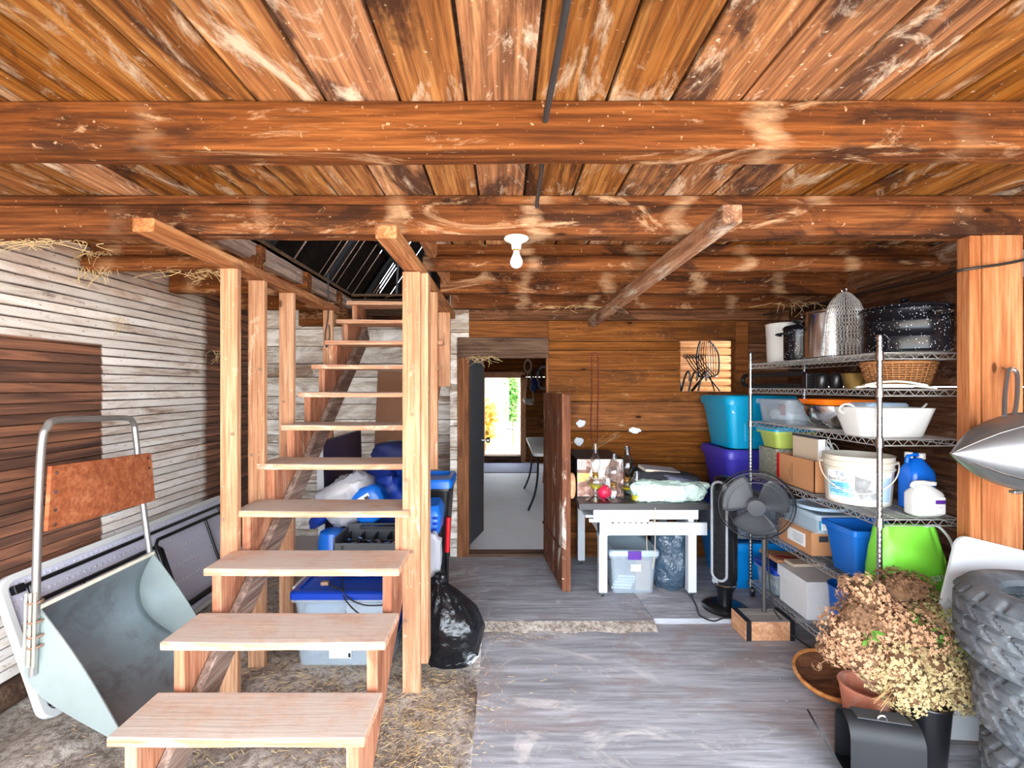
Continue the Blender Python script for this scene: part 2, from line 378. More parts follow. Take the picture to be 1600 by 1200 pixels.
# ------------------------------------------------------------------ mesh helpers
OFF = {}
class MB:
    def __init__(s): s.v = []; s.f = []; s.r = []; s.cur = 0.0
    def seed(s, x=None): s.cur = random.random() if x is None else x; return s
    def addv(s, pts):
        b = len(s.v); s.v += [Vector(p) for p in pts]; s.r += [s.cur]*len(pts); return b
    def box(s, lo, hi, m=None, rnd=True):
        if rnd: s.seed()
        x0, y0, z0 = lo; x1, y1, z1 = hi
        P = [(x0,y0,z0),(x1,y0,z0),(x1,y1,z0),(x0,y1,z0),(x0,y0,z1),(x1,y0,z1),(x1,y1,z1),(x0,y1,z1)]
        if m is not None: P = [m @ Vector(p) for p in P]
        b = s.addv(P)
        s.f += [tuple(b+i for i in q) for q in ((0,3,2,1),(4,5,6,7),(0,1,5,4),(1,2,6,5),(2,3,7,6),(3,0,4,7))]
        return s
    def bar(s, p0, p1, wd, ht, up=(0, 0, 1)):
        p0, p1 = Vector(p0), Vector(p1); d = (p1-p0); L = d.length; d.normalize()
        side = d.cross(Vector(up))
        if side.length < 1e-5: side = d.cross(Vector((1, 0, 0)))
        side.normalize(); u = side.cross(d)
        m = Matrix((( side.x, d.x, u.x, p0.x), (side.y, d.y, u.y, p0.y), (side.z, d.z, u.z, p0.z), (0, 0, 0, 1)))
        return s.box((-wd/2, 0, -ht/2), (wd/2, L, ht/2), m)
    def loft(s, loops, cap0=True, cap1=True, closed=True, wrap=False):
        n = len(loops[0]); bs = [s.addv(l) for l in loops]
        pairs = list(zip(bs, bs[1:])) + ([(bs[-1], bs[0])] if wrap else [])
        for a, b in pairs:
            for i in range(n if closed else n-1):
                j = (i+1) % n
                s.f.append((a+i, a+j, b+j, b+i))
        if not wrap:
            if cap0: s.f.append(tuple(bs[0]+i for i in reversed(range(n))))
            if cap1: s.f.append(tuple(bs[-1]+i for i in range(n)))
        return s
    def tube(s, pts, r, n=8, closed=False, cap=True):
        s.seed(); pts = [Vector(p) for p in pts]; loops = []; N = len(pts); u = None
        for i, p in enumerate(pts):
            if closed: d = pts[(i+1) % N]-pts[i-1]
            else: d = pts[min(i+1, N-1)]-pts[max(i-1, 0)]
            d.normalize()
            if u is None:
                u = d.cross(Vector((0, 0, 1)))
                if u.length < 1e-3: u = d.cross(Vector((1, 0, 0)))
            else:
                u = u - d*u.dot(d)
                if u.length < 1e-6: u = d.orthogonal()
            u.normalize(); v = d.cross(u)
            rr = r[i] if isinstance(r, (list, tuple)) else r
            loops.append([p+(u*math.cos(a)+v*math.sin(a))*rr for a in (2*PI*k/n for k in range(n))])
        return s.loft(loops, cap, cap, wrap=closed)
    def lathe(s, prof, n=32, m=None, cap0=True, cap1=True, wrap=False, sx=1, sy=1):
        s.seed(); m = m or Matrix()
        loops = [[m @ Vector((r*math.cos(2*PI*k/n)*sx, r*math.sin(2*PI*k/n)*sy, z)) for k in range(n)] for r, z in prof]
        return s.loft(loops, cap0, cap1, wrap=wrap)
    def prism(s, poly, lo, hi, axis='Y', m=None):
        s.seed(); m = m or Matrix()
        def pt(a, b, h): return m @ Vector({'X': (h, a, b), 'Y': (a, h, b), 'Z': (a, b, h)}[axis])
        return s.loft([[pt(a, b, lo) for a, b in poly], [pt(a, b, hi) for a, b in poly]])
    def pillow(s, c, size, e1=.5, e2=.5, amp=0, freq=3, n=36, k=18, m=None, flat=None, seed=0):
        s.seed(); c = Vector(c); m = m or Matrix()
        sg = lambda x, e: math.copysign(abs(x)**e, x)
        loops = []
        for j in range(k+1):
            v = -PI/2 + PI*j/k; v = max(-PI/2+.04, min(PI/2-.04, v)); L = []
            for i in range(n):
                u = 2*PI*i/n
                p = Vector((sg(math.cos(v), e1)*sg(math.cos(u), e2), sg(math.cos(v), e1)*sg(math.sin(u), e2), sg(math.sin(v), e1)))
                q = Vector((p.x*size[0], p.y*size[1], p.z*size[2]))
                if amp:
                    dlt = mnoise.fractal(q*freq+Vector((seed, seed*2, 0)), .8, 2.1, 4)*amp
                    q = q*(1+dlt)
                q = m.to_3x3() @ q + c
                if flat is not None and q.z < flat: q.z = flat
                L.append(q)
            loops.append(L)
        return s.loft(loops)
    def grid(s, nx, ny, fn):
        s.seed(); b = s.addv([fn(i/nx, j/ny) for j in range(ny+1) for i in range(nx+1)])
        for j in range(ny):
            for i in range(nx):
                a = b+j*(nx+1)+i; s.f.append((a, a+1, a+nx+2, a+nx+1))
        return s
    def build(s, name, mat, parent=None, smooth=False, bevel=0, solid=0, sub=0, local=False):
        me = bpy.data.meshes.new(name)
        off = Vector() if local else OFF.get(parent.name, Vector()) if parent else Vector()
        me.from_pydata([p-off for p in s.v], [], s.f)
        at = me.attributes.new('rnd', 'FLOAT', 'POINT'); at.data.foreach_set('value', s.r)
        bm = bmesh.new(); bm.from_mesh(me); bmesh.ops.recalc_face_normals(bm, faces=bm.faces); bm.to_mesh(me); bm.free()
        if smooth:
            me.polygons.foreach_set('use_smooth', [True]*len(me.polygons)); me.set_sharp_from_angle(angle=.75)
        me.materials.append(M[mat] if isinstance(mat, str) else mat)
        o = bpy.data.objects.new(name, me); COL.objects.link(o)
        if parent is not None:
            o.parent = parent; OFF[o.name] = off
        if solid:
            q = o.modifiers.new('solid', 'SOLIDIFY'); q.thickness = solid; q.offset = 0
        if bevel:
            q = o.modifiers.new('bevel', 'BEVEL'); q.width = bevel; q.segments = 2; q.limit_method = 'ANGLE'; q.angle_limit = .6
        if sub:
            q = o.modifiers.new('sub', 'SUBSURF'); q.levels = sub; q.render_levels = sub
        return o

def thing(name, label, cat, loc, group=None):
    o = bpy.data.objects.new(name, None); COL.objects.link(o); o.location = loc; o.empty_display_size = .05
    OFF[o.name] = Vector(loc); tag(o, label, cat, group); return o
def tag(o, label, cat, group=None, kind=None):
    o['label'] = label; o['category'] = cat
    if group: o['group'] = group
    if kind: o['kind'] = kind
    return o
def struct(o, label=None):
    o['kind'] = 'structure'
    if label: o['label'] = label
    return o
def at(px, py, Y): return Vector(((px-788)*Y/F, Y, H-(py-604)*Y/F))
def rrect(x0, x1, y0, y1, r, z, n=4):
    r = min(r, (x1-x0)/2.01, (y1-y0)/2.01); out = []
    for cx, cy, a0 in ((x1-r, y1-r, 0), (x0+r, y1-r, PI/2), (x0+r, y0+r, PI), (x1-r, y0+r, 1.5*PI)):
        for i in range(n+1):
            a = a0+PI/2*i/n; out.append(Vector((cx+r*math.cos(a), cy+r*math.sin(a), z)))
    return out
def arc(c, r, a0, a1, n, ax='XZ'):
    out = []
    for i in range(n+1):
        a = a0+(a1-a0)*i/n; p = [c[0], c[1], c[2]]
        p['XYZ'.index(ax[0])] += r*math.cos(a); p['XYZ'.index(ax[1])] += r*math.sin(a); out.append(Vector(p))
    return out
def smoothpath(pts, n=8):
    pts = [Vector(p) for p in pts]; out = []
    for i in range(len(pts)-1):
        p0 = pts[max(i-1, 0)]; p1 = pts[i]; p2 = pts[i+1]; p3 = pts[min(i+2, len(pts)-1)]
        for k in range(n):
            t = k/n
            out.append(.5*((2*p1)+(p2-p0)*t+(2*p0-5*p1+4*p2-p3)*t*t+(3*p1-p0-3*p2+p3)*t**3))
    return out+[pts[-1]]
def text(name, s, size, mat, parent, fn, thick=0.0):
    """Lettering as a mesh: fn maps the flat text (x right, y up) onto the surface it is printed on."""
    cu = bpy.data.curves.new(name, 'FONT'); cu.body = s; cu.size = size; cu.align_x = 'CENTER'; cu.align_y = 'CENTER'
    tmp = bpy.data.objects.new(name, cu); COL.objects.link(tmp)
    dg = bpy.context.evaluated_depsgraph_get(); dg.update()
    me = bpy.data.meshes.new_from_object(tmp.evaluated_get(dg))
    vs_ = [Vector(fn(v.co.x, v.co.y)) for v in me.vertices]; fs = [tuple(p.vertices) for p in me.polygons]
    bpy.data.objects.remove(tmp); bpy.data.curves.remove(cu); bpy.data.meshes.remove(me)
    mb = MB(); mb.addv(vs_); mb.f = fs
    return mb.build(name, mat, parent)
# ================================================================== STRUCTURE
DECK = 2.46
HOLE = (-1.50, -0.45, 2.22, 4.66)
YB, YBL, YF = 4.36, 4.92, 9.75         # door wall, wall behind the stairs, far wall of the next room
XL, XR = -2.56, 2.66

# ground outside and dusty earth inside
g = MB().grid(1, 1, lambda u, v: (-30+60*u, -30+(30+YFRONT-.1)*v, -.03)).build('yard', 'yard'); struct(g)
g = MB().grid(1, 1, lambda u, v: (XR+.05+20*u, YFRONT-.1+12*v, -.03)).build('yard', 'yard'); struct(g)
g = MB().grid(1, 1, lambda u, v: (-30+60*u, 9.85+30*v, .02)).build('yard', 'gravel'); struct(g)
def earth(u, v):
    x = XL+(-.13-XL)*u; y = YFRONT-.1+(YBL+.1-YFRONT)*v
    return (x, y, -.045+.05*mnoise.fractal(Vector((x*1.6, y*1.6, 0)), .9, 2, 4))
g = MB().grid(90, 200, earth).build('floor', 'dirt', smooth=True); struct(g)
# plywood sheets
mb = MB().box((-.14, .7, -.03), (2.3, 3.22, 0)); mb.box((2.304, .7, -.03), (XR, 3.22, 0)); mb.box((-.14, YFRONT-.1, -.03), (XR, .696, 0))
struct(mb.build('floor', 'plywood', bevel=.003))
mb = MB(); mb.prism([(-.55, 3.14), (1.002, 3.17), (.955, YB), (-.55, YB)], -.02, .035, 'Z')
mb.prism([(1.006, 3.19), (XR, 3.21), (XR, YB), (.959, YB)], -.02, .037, 'Z')
struct(mb.build('floor', 'plywood', bevel=.004))
struct(MB().grid(120, 6, lambda u, v: (-.5+1.5*u, 3.155-.075*v+.025*mnoise.noise(Vector((u*9, 1, 2)))*v, .036*(1-v)**.8+.006*mnoise.noise(Vector((u*60, v*5, 0)))+.002)).build('floor', 'dirt', smooth=True))
mb = MB().grid(1, 1, lambda u, v: (XL+(XR-XL)*u, YB+.06+(YF-YB)*v, .05)); struct(mb.build('floor', 'concrete'))

# deck planks (ceiling)
mb = MB(); x = -2.62; widths = [.205, .22, .195, .21, .225, .2]
k = 0
while x < 2.7:
    wd = widths[k % 6]; k += 1; x1 = x+wd-.011
    dz = random.uniform(0, .006)
    mb.seed()
    if x1 > HOLE[0] and x < HOLE[1]:
        spans = [(YFRONT, HOLE[2]), (HOLE[3], YF+.1)]
        if x < HOLE[0]: mb.box((x, HOLE[2], DECK+dz), (HOLE[0], HOLE[3], DECK+.03), rnd=False)
        if x1 > HOLE[1]: mb.box((HOLE[1], HOLE[2], DECK+dz), (x1, HOLE[3], DECK+.03), rnd=False)
    else: spans = [(YFRONT, YF+.1)]
    for a, b in spans: mb.box((x, a, DECK+dz), (x1, b, DECK+.03), rnd=False)
    x += wd
sf = MB(); zc = DECK+.032
for a, b in (((-2.7, YFRONT), (2.75, HOLE[2])), ((-2.7, HOLE[3]), (2.75, YF+.1)), ((-2.7, HOLE[2]), (HOLE[0], HOLE[3])), ((HOLE[1], HOLE[2]), (2.75, HOLE[3]))): sf.box((*a, zc), (*b, zc+.02))
struct(sf.build('ceiling', 'lintel'))  # cover added above the planks to block sky light in their gaps
struct(mb.build('ceiling', 'deck', bevel=.003), 'orange brown ceiling planks with dark gaps and bleached stains')

def beam(name, x0, x1, y0, y1, z0, z1, mat='beam', bev=.008, sag=0, label=None):
    n = 40; mb = MB().seed(); loops = []
    for i in range(n+1):
        x = x0+(x1-x0)*i/n; e = lambda s: .005*mnoise.noise(Vector((x*3.1, s*7.7+y0*5, z0)))
        loops.append([Vector((x, y0+e(1), z0+e(2))), Vector((x, y1+e(3), z0+e(2)*2)), Vector((x, y1+e(3), z1)), Vector((x, y0+e(1), z1))])
    return struct(mb.loft(loops).build(name, mat, bevel=bev), label)
beam('ceiling_beam', XL, XR, 0, .11, 2.31, DECK, label='ceiling beam over the photographer')
beam('ceiling_beam', XL, XR, .70, .81, 2.31, DECK, label='ceiling beam nearest the barn door')
beam('ceiling_beam', XL, XR, 1.42, 1.53, 2.314, DECK, label='heavy brown ceiling beam crossing the top of the room')
beam('ceiling_beam', XL, XR, 2.12, 2.225, 2.282, DECK-.045, label='heavy brown ceiling beam touching the stair top plates')
beam('ceiling_beam', XL, XR, 2.125, 2.22, DECK-.042, DECK, label='thin board packed on top of the second ceiling beam')
for x0, x1 in ((-2.5, HOLE[0]+.03), (HOLE[1]-.03, 2.64)):
    beam('ceiling_beam', x0, x1, 2.86, 2.93, 2.37, DECK)
    # rounded log added under the third joist, standing for its lit lower half
    mb = MB(); n = 30; loops = []
    for i in range(n+1):
        x = x0+(x1-x0)*i/n
        loops.append([Vector((x, 2.845+.055*math.cos(a)+.006*mnoise.noise(Vector((x*2, a, 3))), 2.338+.048*math.sin(a)+.005*mnoise.noise(Vector((x*3, a, 8))))) for a in (2*PI*q/12 for q in range(12))])
    mb.seed(); mb.loft(loops); struct(mb.build('ceiling_beam', 'beam', smooth=True))
    beam('ceiling_beam', x0, x1, 3.53, 3.62, 2.297, DECK)
    beam('ceiling_beam', x0, x1, 4.235, 4.31, 2.297, DECK)
# trimmers round the stair hole
mb = MB().box((HOLE[0]-.045, 2.225, 2.36), (HOLE[0], HOLE[3], DECK+.03)); struct(mb.build('ceiling_trim', 'greybrace', bevel=.004))
mb = MB().box((HOLE[0]-.045, HOLE[3], 2.30), (HOLE[1]+.02, HOLE[3]+.05, DECK+.03)); struct(mb.build('ceiling_trim', 'lintel', bevel=.004))
mb = MB().box((HOLE[1], 2.225, 2.36), (HOLE[1]+.045, HOLE[3], DECK+.03)); struct(mb.build('ceiling_trim', 'plate', bevel=.004))
mb = MB().box((HOLE[0]-.6, YBL-.09, 2.22), (HOLE[1], YBL, DECK)); struct(mb.build('ceiling_beam', 'beam', bevel=.006))

# left wall: narrow horizontal siding
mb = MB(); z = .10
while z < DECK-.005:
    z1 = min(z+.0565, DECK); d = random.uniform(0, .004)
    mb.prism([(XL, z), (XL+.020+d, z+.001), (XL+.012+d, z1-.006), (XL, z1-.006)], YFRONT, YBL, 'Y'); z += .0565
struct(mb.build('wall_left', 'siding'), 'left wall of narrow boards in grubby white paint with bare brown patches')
struct(MB().box((XL-.12, YFRONT, -.1), (XL-.001, YF, 5)).build('wall_left', 'darkwall'))
mb = MB(); mb.seed(); mb.lathe([(.075, YFRONT), (.08, 1), (.07, 2.4), (.08, 3.4), (.075, YBL)], 12, Matrix(((1,0,0,XL+.0),(0,0,1,0),(0,1,0,.02),(0,0,0,1))))
struct(mb.build('baseboard_left', 'lintel', smooth=True))  # dark log added to fill the darkness below the lowest boards

# plank walls facing the camera
def plank_wall(name, x0, x1, zs, y0, y1, holes, mat, label=None, bev=.003):
    mb = MB()
    for a, b in zip(zs, zs[1:]):
        b2 = b-.006; d = random.uniform(0, .008); sd = random.random()
        cuts = sorted({a, b2, *[h for q in holes for h in q[2:] if a < h < b2]})
        for c0, c1 in zip(cuts, cuts[1:]):
            xs = [(x0, x1)]
            for hx0, hx1, hz0, hz1 in holes:
                if c0 < hz1-1e-6 and c1 > hz0+1e-6:
                    nx = []
                    for p, q in xs:
                        if hx0 > p: nx.append((p, min(hx0, q)))
                        if hx1 < q: nx.append((max(hx1, p), q))
                    xs = [(p, q) for p, q in nx if q-p > .005]
            for p, q in xs:
                mb.seed(sd); mb.box((p, y0-d, c0), (q, y1, c1), rnd=False)
    return struct(mb.build(name, mat, bevel=bev), label)
DOOR = (-.325, .407, -.1, 1.862)
WIN = (1.62, 2.118, 1.552, 2.026)
zb = [-.02, .27, .563, .899, 1.194, 1.465, 1.753, 1.936, 2.018, 2.213]
plank_wall('wall_back', .407, 2.245, zb, YB, YB+.05, [DOOR, WIN], 'backwall', 'back wall of wide brown boards')
plank_wall('wall_back', .407, XR, [-.02, .42, .8, 1.1, 1.36, 1.552, 2.026, 2.3], YB+.052, YB+.07, [DOOR, WIN], 'darkwall')  # backing layer added to stop next-room light leaking between the boards
plank_wall('wall_back', -.43, .407, [1.862, 2.03, 2.213], YB, YB+.05, [], 'backwall')
plank_wall('wall_back', -.43, XR, [2.213, 2.33, DECK], YB+.02, YB+.06, [], 'darkwallX')
plank_wall('wall_back', 2.25, XR, [-.02, .3, .6, .92, 1.2, 1.47, 1.75, 2.0, 2.213], YB+.03, YB+.06, [], 'darkwallX')
plank_wall('wall_back', -.50, -.325, [-.05, .12, .2, .46, .55, .93, 1.02, 1.24, 1.3, 1.62, 1.9, 2.1, DECK], YB, YB+.05, [], 'greywall')
mb = MB().box((2.0, YB-.025, WIN[2]-.085), (2.24, YB, WIN[2]-.005)); mb.box((2.122, YB-.02, WIN[2]-.0), (2.235, YB, 2.20))
struct(mb.build('window_1_trim', 'backwall', bevel=.003))
# behind the stairs
plank_wall('wall_back', XL, -.465, [-.05, .12, .26, .40, .52, .60, .78, .9, 1.02, 1.1, 1.26, 1.42, 1.5, 1.7, 1.84, 2.02, 2.2, DECK], YBL, YBL+.05, [], 'greywall', 'limewashed grey boards behind the stairs')
struct(MB().box((-.465, YB+.05, -.05), (-.43, YBL+.05, DECK)).build('wall_back', 'greywall', bevel=.003))
# right wall
mb = MB()
for a, b in zip([-.02, .24, .5, .78, 1.06, 1.3, 1.6, 1.86, 2.1, 2.3], [.24, .5, .78, 1.06, 1.3, 1.6, 1.86, 2.1, 2.3, DECK]):
    mb.seed(); d = random.uniform(0, .008); mb.box((XR-.03-d, .35, a), (XR+.08, 4.5, b-.004))  # boards left out towards the front, an added opening to light the left wall
    if b <= 1.1: mb.box((XR-.03-d, 4.5, a), (XR+.08, 5.45, b-.004), rnd=False)  # upper boards left out here, an added opening to light the log wall
    mb.box((XR-.03-d, 5.45, a), (XR+.08, YF, b-.004), rnd=False)
struct(mb.build('wall_right', 'darkwall', bevel=.003), 'right wall of dark weathered boards')
beam('ceiling_beam', XR-.10, XR-.04, 2.3, YB, 2.33, 2.44, 'beamY')

# doorway trim, threshold
mb = MB().box((-.43, YB-.03, 1.862), (.405, YB+.0, 2.05)); struct(mb.build('door_1_lintel', 'lintel', bevel=.004))
mb = MB().box((-.43, YB-.02, 0), (-.385, YB+.12, 1.862)); mb.box((-.385, YB-.018, 0), (-.325, YB+.12, 1.862)); struct(mb.build('door_1_jamb', 'jamb', bevel=.003))
mb = MB().box((.385, YB-.015, 0), (.407, YB+.12, 1.862)); struct(mb.build('door_1_jamb', 'jamb', bevel=.003))
mb = MB().box((-.325, YB-.01, .0), (.385, YB+.12, .062)); struct(mb.build('door_1_sill', 'lintel', bevel=.006))

# half door standing open into the room
hd = bpy.data.objects.new('door_1', None); COL.objects.link(hd); hd.location = (.365, YB-.035, .05); OFF['door_1'] = Vector(hd.location)
hd['kind'] = 'structure'; hd['label'] = 'brown half-height plank door standing open with white splatters'
p0, p1 = Vector((.372, YB-.04, 0)), Vector((.452, 3.57, 0)); dv = (p1-p0).normalized(); sv = Vector((-dv.y, dv.x, 0))
def hbox(mb, a0, a1, b0, b1, z0, z1):
    m = Matrix(((dv.x, sv.x, 0, p0.x), (dv.y, sv.y, 0, p0.y), (0, 0, 1, 0), (0, 0, 0, 1)))
    mb.box((a0, b0, z0), (a1, b1, z1), m)
Ld = (p1-p0).length
mb = MB()
for i, (a, b) in enumerate(((0, .2), (.2, .41), (.41, .6), (.6, Ld))):
    hbox(mb, a+.002, b-.002, -.016, .016, .055, 1.545)
mb.build('door_leaf', 'halfdoor', hd, bevel=.003)
mb = MB(); hbox(mb, .02, Ld-.01, .016, .042, .25, .36); hbox(mb, .02, Ld-.01, .016, .042, 1.2, 1.31); hbox(mb, Ld-.06, Ld, .016, .05, .05, 1.54)
mb.build('batten', 'halfdoor', hd, bevel=.003)
mb = MB(); hbox(mb, .0, Ld-.05, -.026, -.016, .36, .375); mb.build('ledge', 'halfdoor', hd)
mb = MB(); mb.pillow(p0+dv*(Ld-.05)+sv*.07+Vector((0, 0, .84)), (.03, .05, .10), .8, .8, n=16, k=10); mb.build('wooden_catch', 'rawwood', hd, smooth=True)

# next room
plank_wall('wall_far', XL, XR, [-.02, .2, .4, .6, .8, 1.0, 1.2, 1.4, 1.6, 1.8, 1.95, DECK], YF, YF+.08, [(-.42, .34, .19, 1.80)], 'backwall')
plank_wall('wall_far', XL, XR, [-.02, .33, .72, 1.1, 1.5, 1.8, 2.1, DECK], YF+.082, YF+.1, [(-.42, .34, .19, 1.80)], 'backwall')  # backing layer added so no sky shows through the board gaps
mb = MB().box((-.42, YF-.14, .05), (.34, YF+.08, .19)); struct(mb.build('door_2_sill', 'lintel', bevel=.005))
mb = MB().box((-.50, YF-.03, .05), (-.40, YF+.1, 1.85)); mb.box((.33, YF-.03, .05), (.44, YF+.1, 1.85)); mb.box((-.5, YF-.03, 1.78), (.44, YF+.1, 1.9))
struct(mb.build('door_2_frame', 'rawwood', bevel=.004))
for y in (5.4, 6.6, 7.8, 9.0): beam('ceiling_beam', XL, XR, y, y+.1, 2.22, DECK)
mb = MB().box((-.32, YB+.13, 1.90), (.60, YB+.18, 2.0)); struct(mb.build('ceiling_trim', 'rawwood'))
# inner door leaf, opened away from the camera
idr = bpy.data.objects.new('door_3', None); COL.objects.link(idr); idr.location = (-.34, 4.5, .06); OFF['door_3'] = Vector(idr.location); idr['kind'] = 'structure'
q0, q1 = Vector((-.345, 4.50, 0)), Vector((-.235, 4.93, 0)); 
mb = MB(); mb.bar((q0.x, q0.y, 1.0), (q1.x, q1.y, 1.0), .04, 1.80); mb.build('door_leaf', 'blackm', idr, bevel=.003)
mb = MB(); mb.bar((q1.x, q1.y, 1.0), (q1.x+.002, q1.y+.008, 1.0), .042, 1.80); mb.build('leaf_edge', 'jamb', idr)  # brown strip paints the lit edge of the dark leaf
mb = MB(); mb.lathe([(.012, 0), (.012, .04), (.028, .05), (.03, .07), (.02, .085)], 16, Matrix.Translation((-.27, 4.87, 1.05)) @ Matrix.Rotation(-PI/2, 4, 'Y'))
mb.lathe([(.012, 0), (.012, .05), (.028, .06), (.03, .08), (.02, .095)], 16, Matrix.Translation((-.24, 4.87, 1.05)) @ Matrix.Rotation(PI/2, 4, 'Y')); mb.build('door_knob', 'steel', idr, smooth=True)
# plank lining seen through the small window
mb = MB(); z = 1.3
while z < 2.3:
    mb.seed(); mb.lathe([(.045, 1.6), (.05, 2.2), (.045, 2.62)], 10, Matrix(((0,0,1,0),(1,0,0,5.5),(0,1,0,z),(0,0,0,1)))); z += .088
struct(mb.build('wall_log', 'log', smooth=True))
mb = MB().box((WIN[0], YB+.03, WIN[2]-.03), (WIN[1], 4.85, WIN[2])); struct(mb.build('window_1_sill', 'backwall'))

# attic: roof slopes with light between the boards, gables
RX0, RZ0, SL = -2.75, 2.62, 1.5
def roof(sign):
    mb = MB(); y = YFRONT-.3; top = (RX0*-1)*SL+RZ0
    L = math.hypot(2.75, top-RZ0)
    while y < YF+.3:
        gap = random.choice([.03, 0, .045, .03, 0]) if (y > 4.75 or sign < 0) else 0
        mb.seed(); wd = random.choice([.14, .17, .2])
        for sgm in range(3):
            a, b = sgm/3, (sgm+1)/3; g2 = gap if random.random() < .6 else 0
            P = [(sign*(RX0*(1-a)), RZ0+(top-RZ0)*a), (sign*(RX0*(1-b)), RZ0+(top-RZ0)*b)]
            (xa, za), (xb, zb_) = P
            nx, nz = sign*-.832*.02*-1, .555*.02
            mb.loft([[Vector((xa, y, za)), Vector((xa, y+wd-g2, za)), Vector((xa-sign*.0, y+wd-g2, za+.008)), Vector((xa, y, za+.008))],
                     [Vector((xb, y, zb_)), Vector((xb, y+wd-g2, zb_)), Vector((xb, y+wd-g2, zb_+.008)), Vector((xb, y, zb_+.008))]])
        y += wd
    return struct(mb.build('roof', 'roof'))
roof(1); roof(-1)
for sign in (1, -1):
    mb = MB()
    for y in [0, 1.6, 3.2, 4.8, 6.4, 8.0]:
        mb.bar((sign*-2.68, y, 2.6), (sign*-.02, y, 6.6), .05, .12, (0, 1, 0))
    for f_ in (.3, .65):
        mb.bar((sign*-2.75*(1-f_), -.3, 2.56+4.12*f_), (sign*-2.75*(1-f_), YF, 2.56+4.12*f_), .05, .05)
    struct(mb.build('roof_rafter', 'conduit', bevel=.003))
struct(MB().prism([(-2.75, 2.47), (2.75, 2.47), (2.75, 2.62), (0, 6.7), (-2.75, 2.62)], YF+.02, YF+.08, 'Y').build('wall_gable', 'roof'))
mb = MB().prism([(-2.75, 2.47), (2.75, 2.47), (2.75, 2.62), (1.9, 3.9), (-1.9, 3.9), (-2.75, 2.62)], YFRONT-.05, YFRONT, 'Y'); mb.prism([(-1.2, 4.9), (1.2, 4.9), (0, 6.7)], YFRONT-.05, YFRONT, 'Y')  # gap left in the unseen front gable to let sky light into the attic
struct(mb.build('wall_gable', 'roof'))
# poles stored standing in the attic
gr = 'long thin poles in the attic'
for i, (x0, y0, x1, z1) in enumerate(((-1.12, 4.9, -1.14, 4.6), (-1.02, 5.1, -1.17, 4.7), (-.96, 5.3, -.80, 4.7), (-.80, 5.0, -.90, 4.5), (-.62, 5.1, -.72, 4.3))):
    mb = MB(); wd = .018 if i < 3 else .05
    if i < 3: mb.tube([(x0, y0, 2.49), (x1, y0+.5, z1)], .012, 8)
    else: mb.bar((x0, y0, 2.49), (x1, y0+.5, z1), wd, .025)
    o = mb.build('pole', 'pole' if i < 3 else 'darkgrey', smooth=i < 3)
    tag(o, ['thin grey pole standing in the attic opening, leftmost of its bunch', 'thin grey pole leaning left beside the leftmost attic pole', 'thin grey pole leaning right among the attic poles',
            'flat dark strip standing in the attic left of another flat strip', 'flat dark strip standing in the attic beside the right stair post'][i], 'pole', gr)

# thick vertical post plank at the right
pp = MB().box((2.10, 2.135, -.02), (2.15, 2.20, 2.283)); pp.box((2.153, 2.13, -.02), (2.335, 2.185, 2.283))
struct(pp.build('pillar', 'plank_post', bevel=.004), 'pale orange plank post carrying the beam beside the shelving')
# slanting timber nailed under the beams
mb = MB().bar((.85, 1.76, 2.245), (.775, 4.18, 2.165), .075, .07); o = mb.build('timber', 'beamY', bevel=.008)
tag(o, 'weathered grey timber slanting under the ceiling beams', 'timber')

# ================================================================== STAIRCASE
SY = lambda k: 1.98+.262*(k-2)
SZ = lambda k: .53+.2062*(k-2)      # top of tread k
SX0, SX1 = -1.44, -.505
st = thing('staircase', 'open-backed wooden staircase with pale worn treads and stud posts rising into the ceiling', 'stairs', (-.97, 1.7, 0))
for k in range(1, 12):
    y = SY(k); mb = MB().seed(); n = 14; loops = []
    jx0, jx1 = random.uniform(-.012, .012), random.uniform(-.01, .01)
    for i in range(n+1):
        x = SX0+jx0+(SX1+jx1-SX0-jx0)*i/n; e = .004*mnoise.noise(Vector((x*4, k*3.3, 0))); wv = -.006*math.exp(-((x+.97)/.25)**2)
        loops.append([Vector((x, y+e, SZ(k)-.036)), Vector((x, y+.262, SZ(k)-.036)), Vector((x, y+.262, SZ(k))), Vector((x, y+.03, SZ(k)+wv*.6)), Vector((x, y+e, SZ(k)+wv))])
    mb.loft(loops).build('tread', 'tread', st, bevel=.006)
for xs in (-1.405, -.585):
    poly = []
    for k in range(0, 12):
        y = SY(k)+.035
        zlo = SZ(k-1) if k > 0 else -.02; poly += [(y, max(zlo-.036, -.02) if k > 0 else -.02), (y, SZ(k)-.037)]
    poly += [(SY(11)+.34, SZ(11)-.037), (SY(11)+.34, SZ(11)-.30), (SY(11)+.26, SZ(11)-.36), (SY(0)+.42, -.02)]
    mb = MB().prism(poly, xs, xs+.045, 'X'); mb.build('stringer', 'stringer', st)
mb = MB().bar((-1.335, SY(0)+.35, -.02+.02), (-1.335, SY(11)+.25, SZ(11)-.27), .04, .14); mb.build('stringer_brace', 'greybrace', st, bevel=.004)
def post(x0, x1, y0, y1, z0, z1, mat='stud'):
    mb = MB().box((x0, y0, z0), (x1, y1, z1)); mb.build('post', mat, st, bevel=.004)
post(-1.495, -1.405, 2.49, 2.53, -.06, 2.222); post(-1.50, -1.405, 2.77, 2.81, -.06, 2.222)
post(-1.495, -1.40, 3.14, 3.18, -.06, 2.222); post(-1.475, -1.40, 3.85, 3.89, -.06, 2.222)
post(-.545, -.45, 2.53, 2.575, -.06, 2.215); post(-.452, -.412, 2.56, 2.65, .10, 2.215)
post(-.51, -.435, 3.08, 3.12, 1.06, 2.215); post(-.545, -.45, 3.92, 3.96, 1.60, 2.215)
mb = MB().bar((-1.45, 1.90, 2.25), (-1.45, 4.05, 2.25), .088, .055); mb.build('top_plate', 'plate', st, bevel=.004)
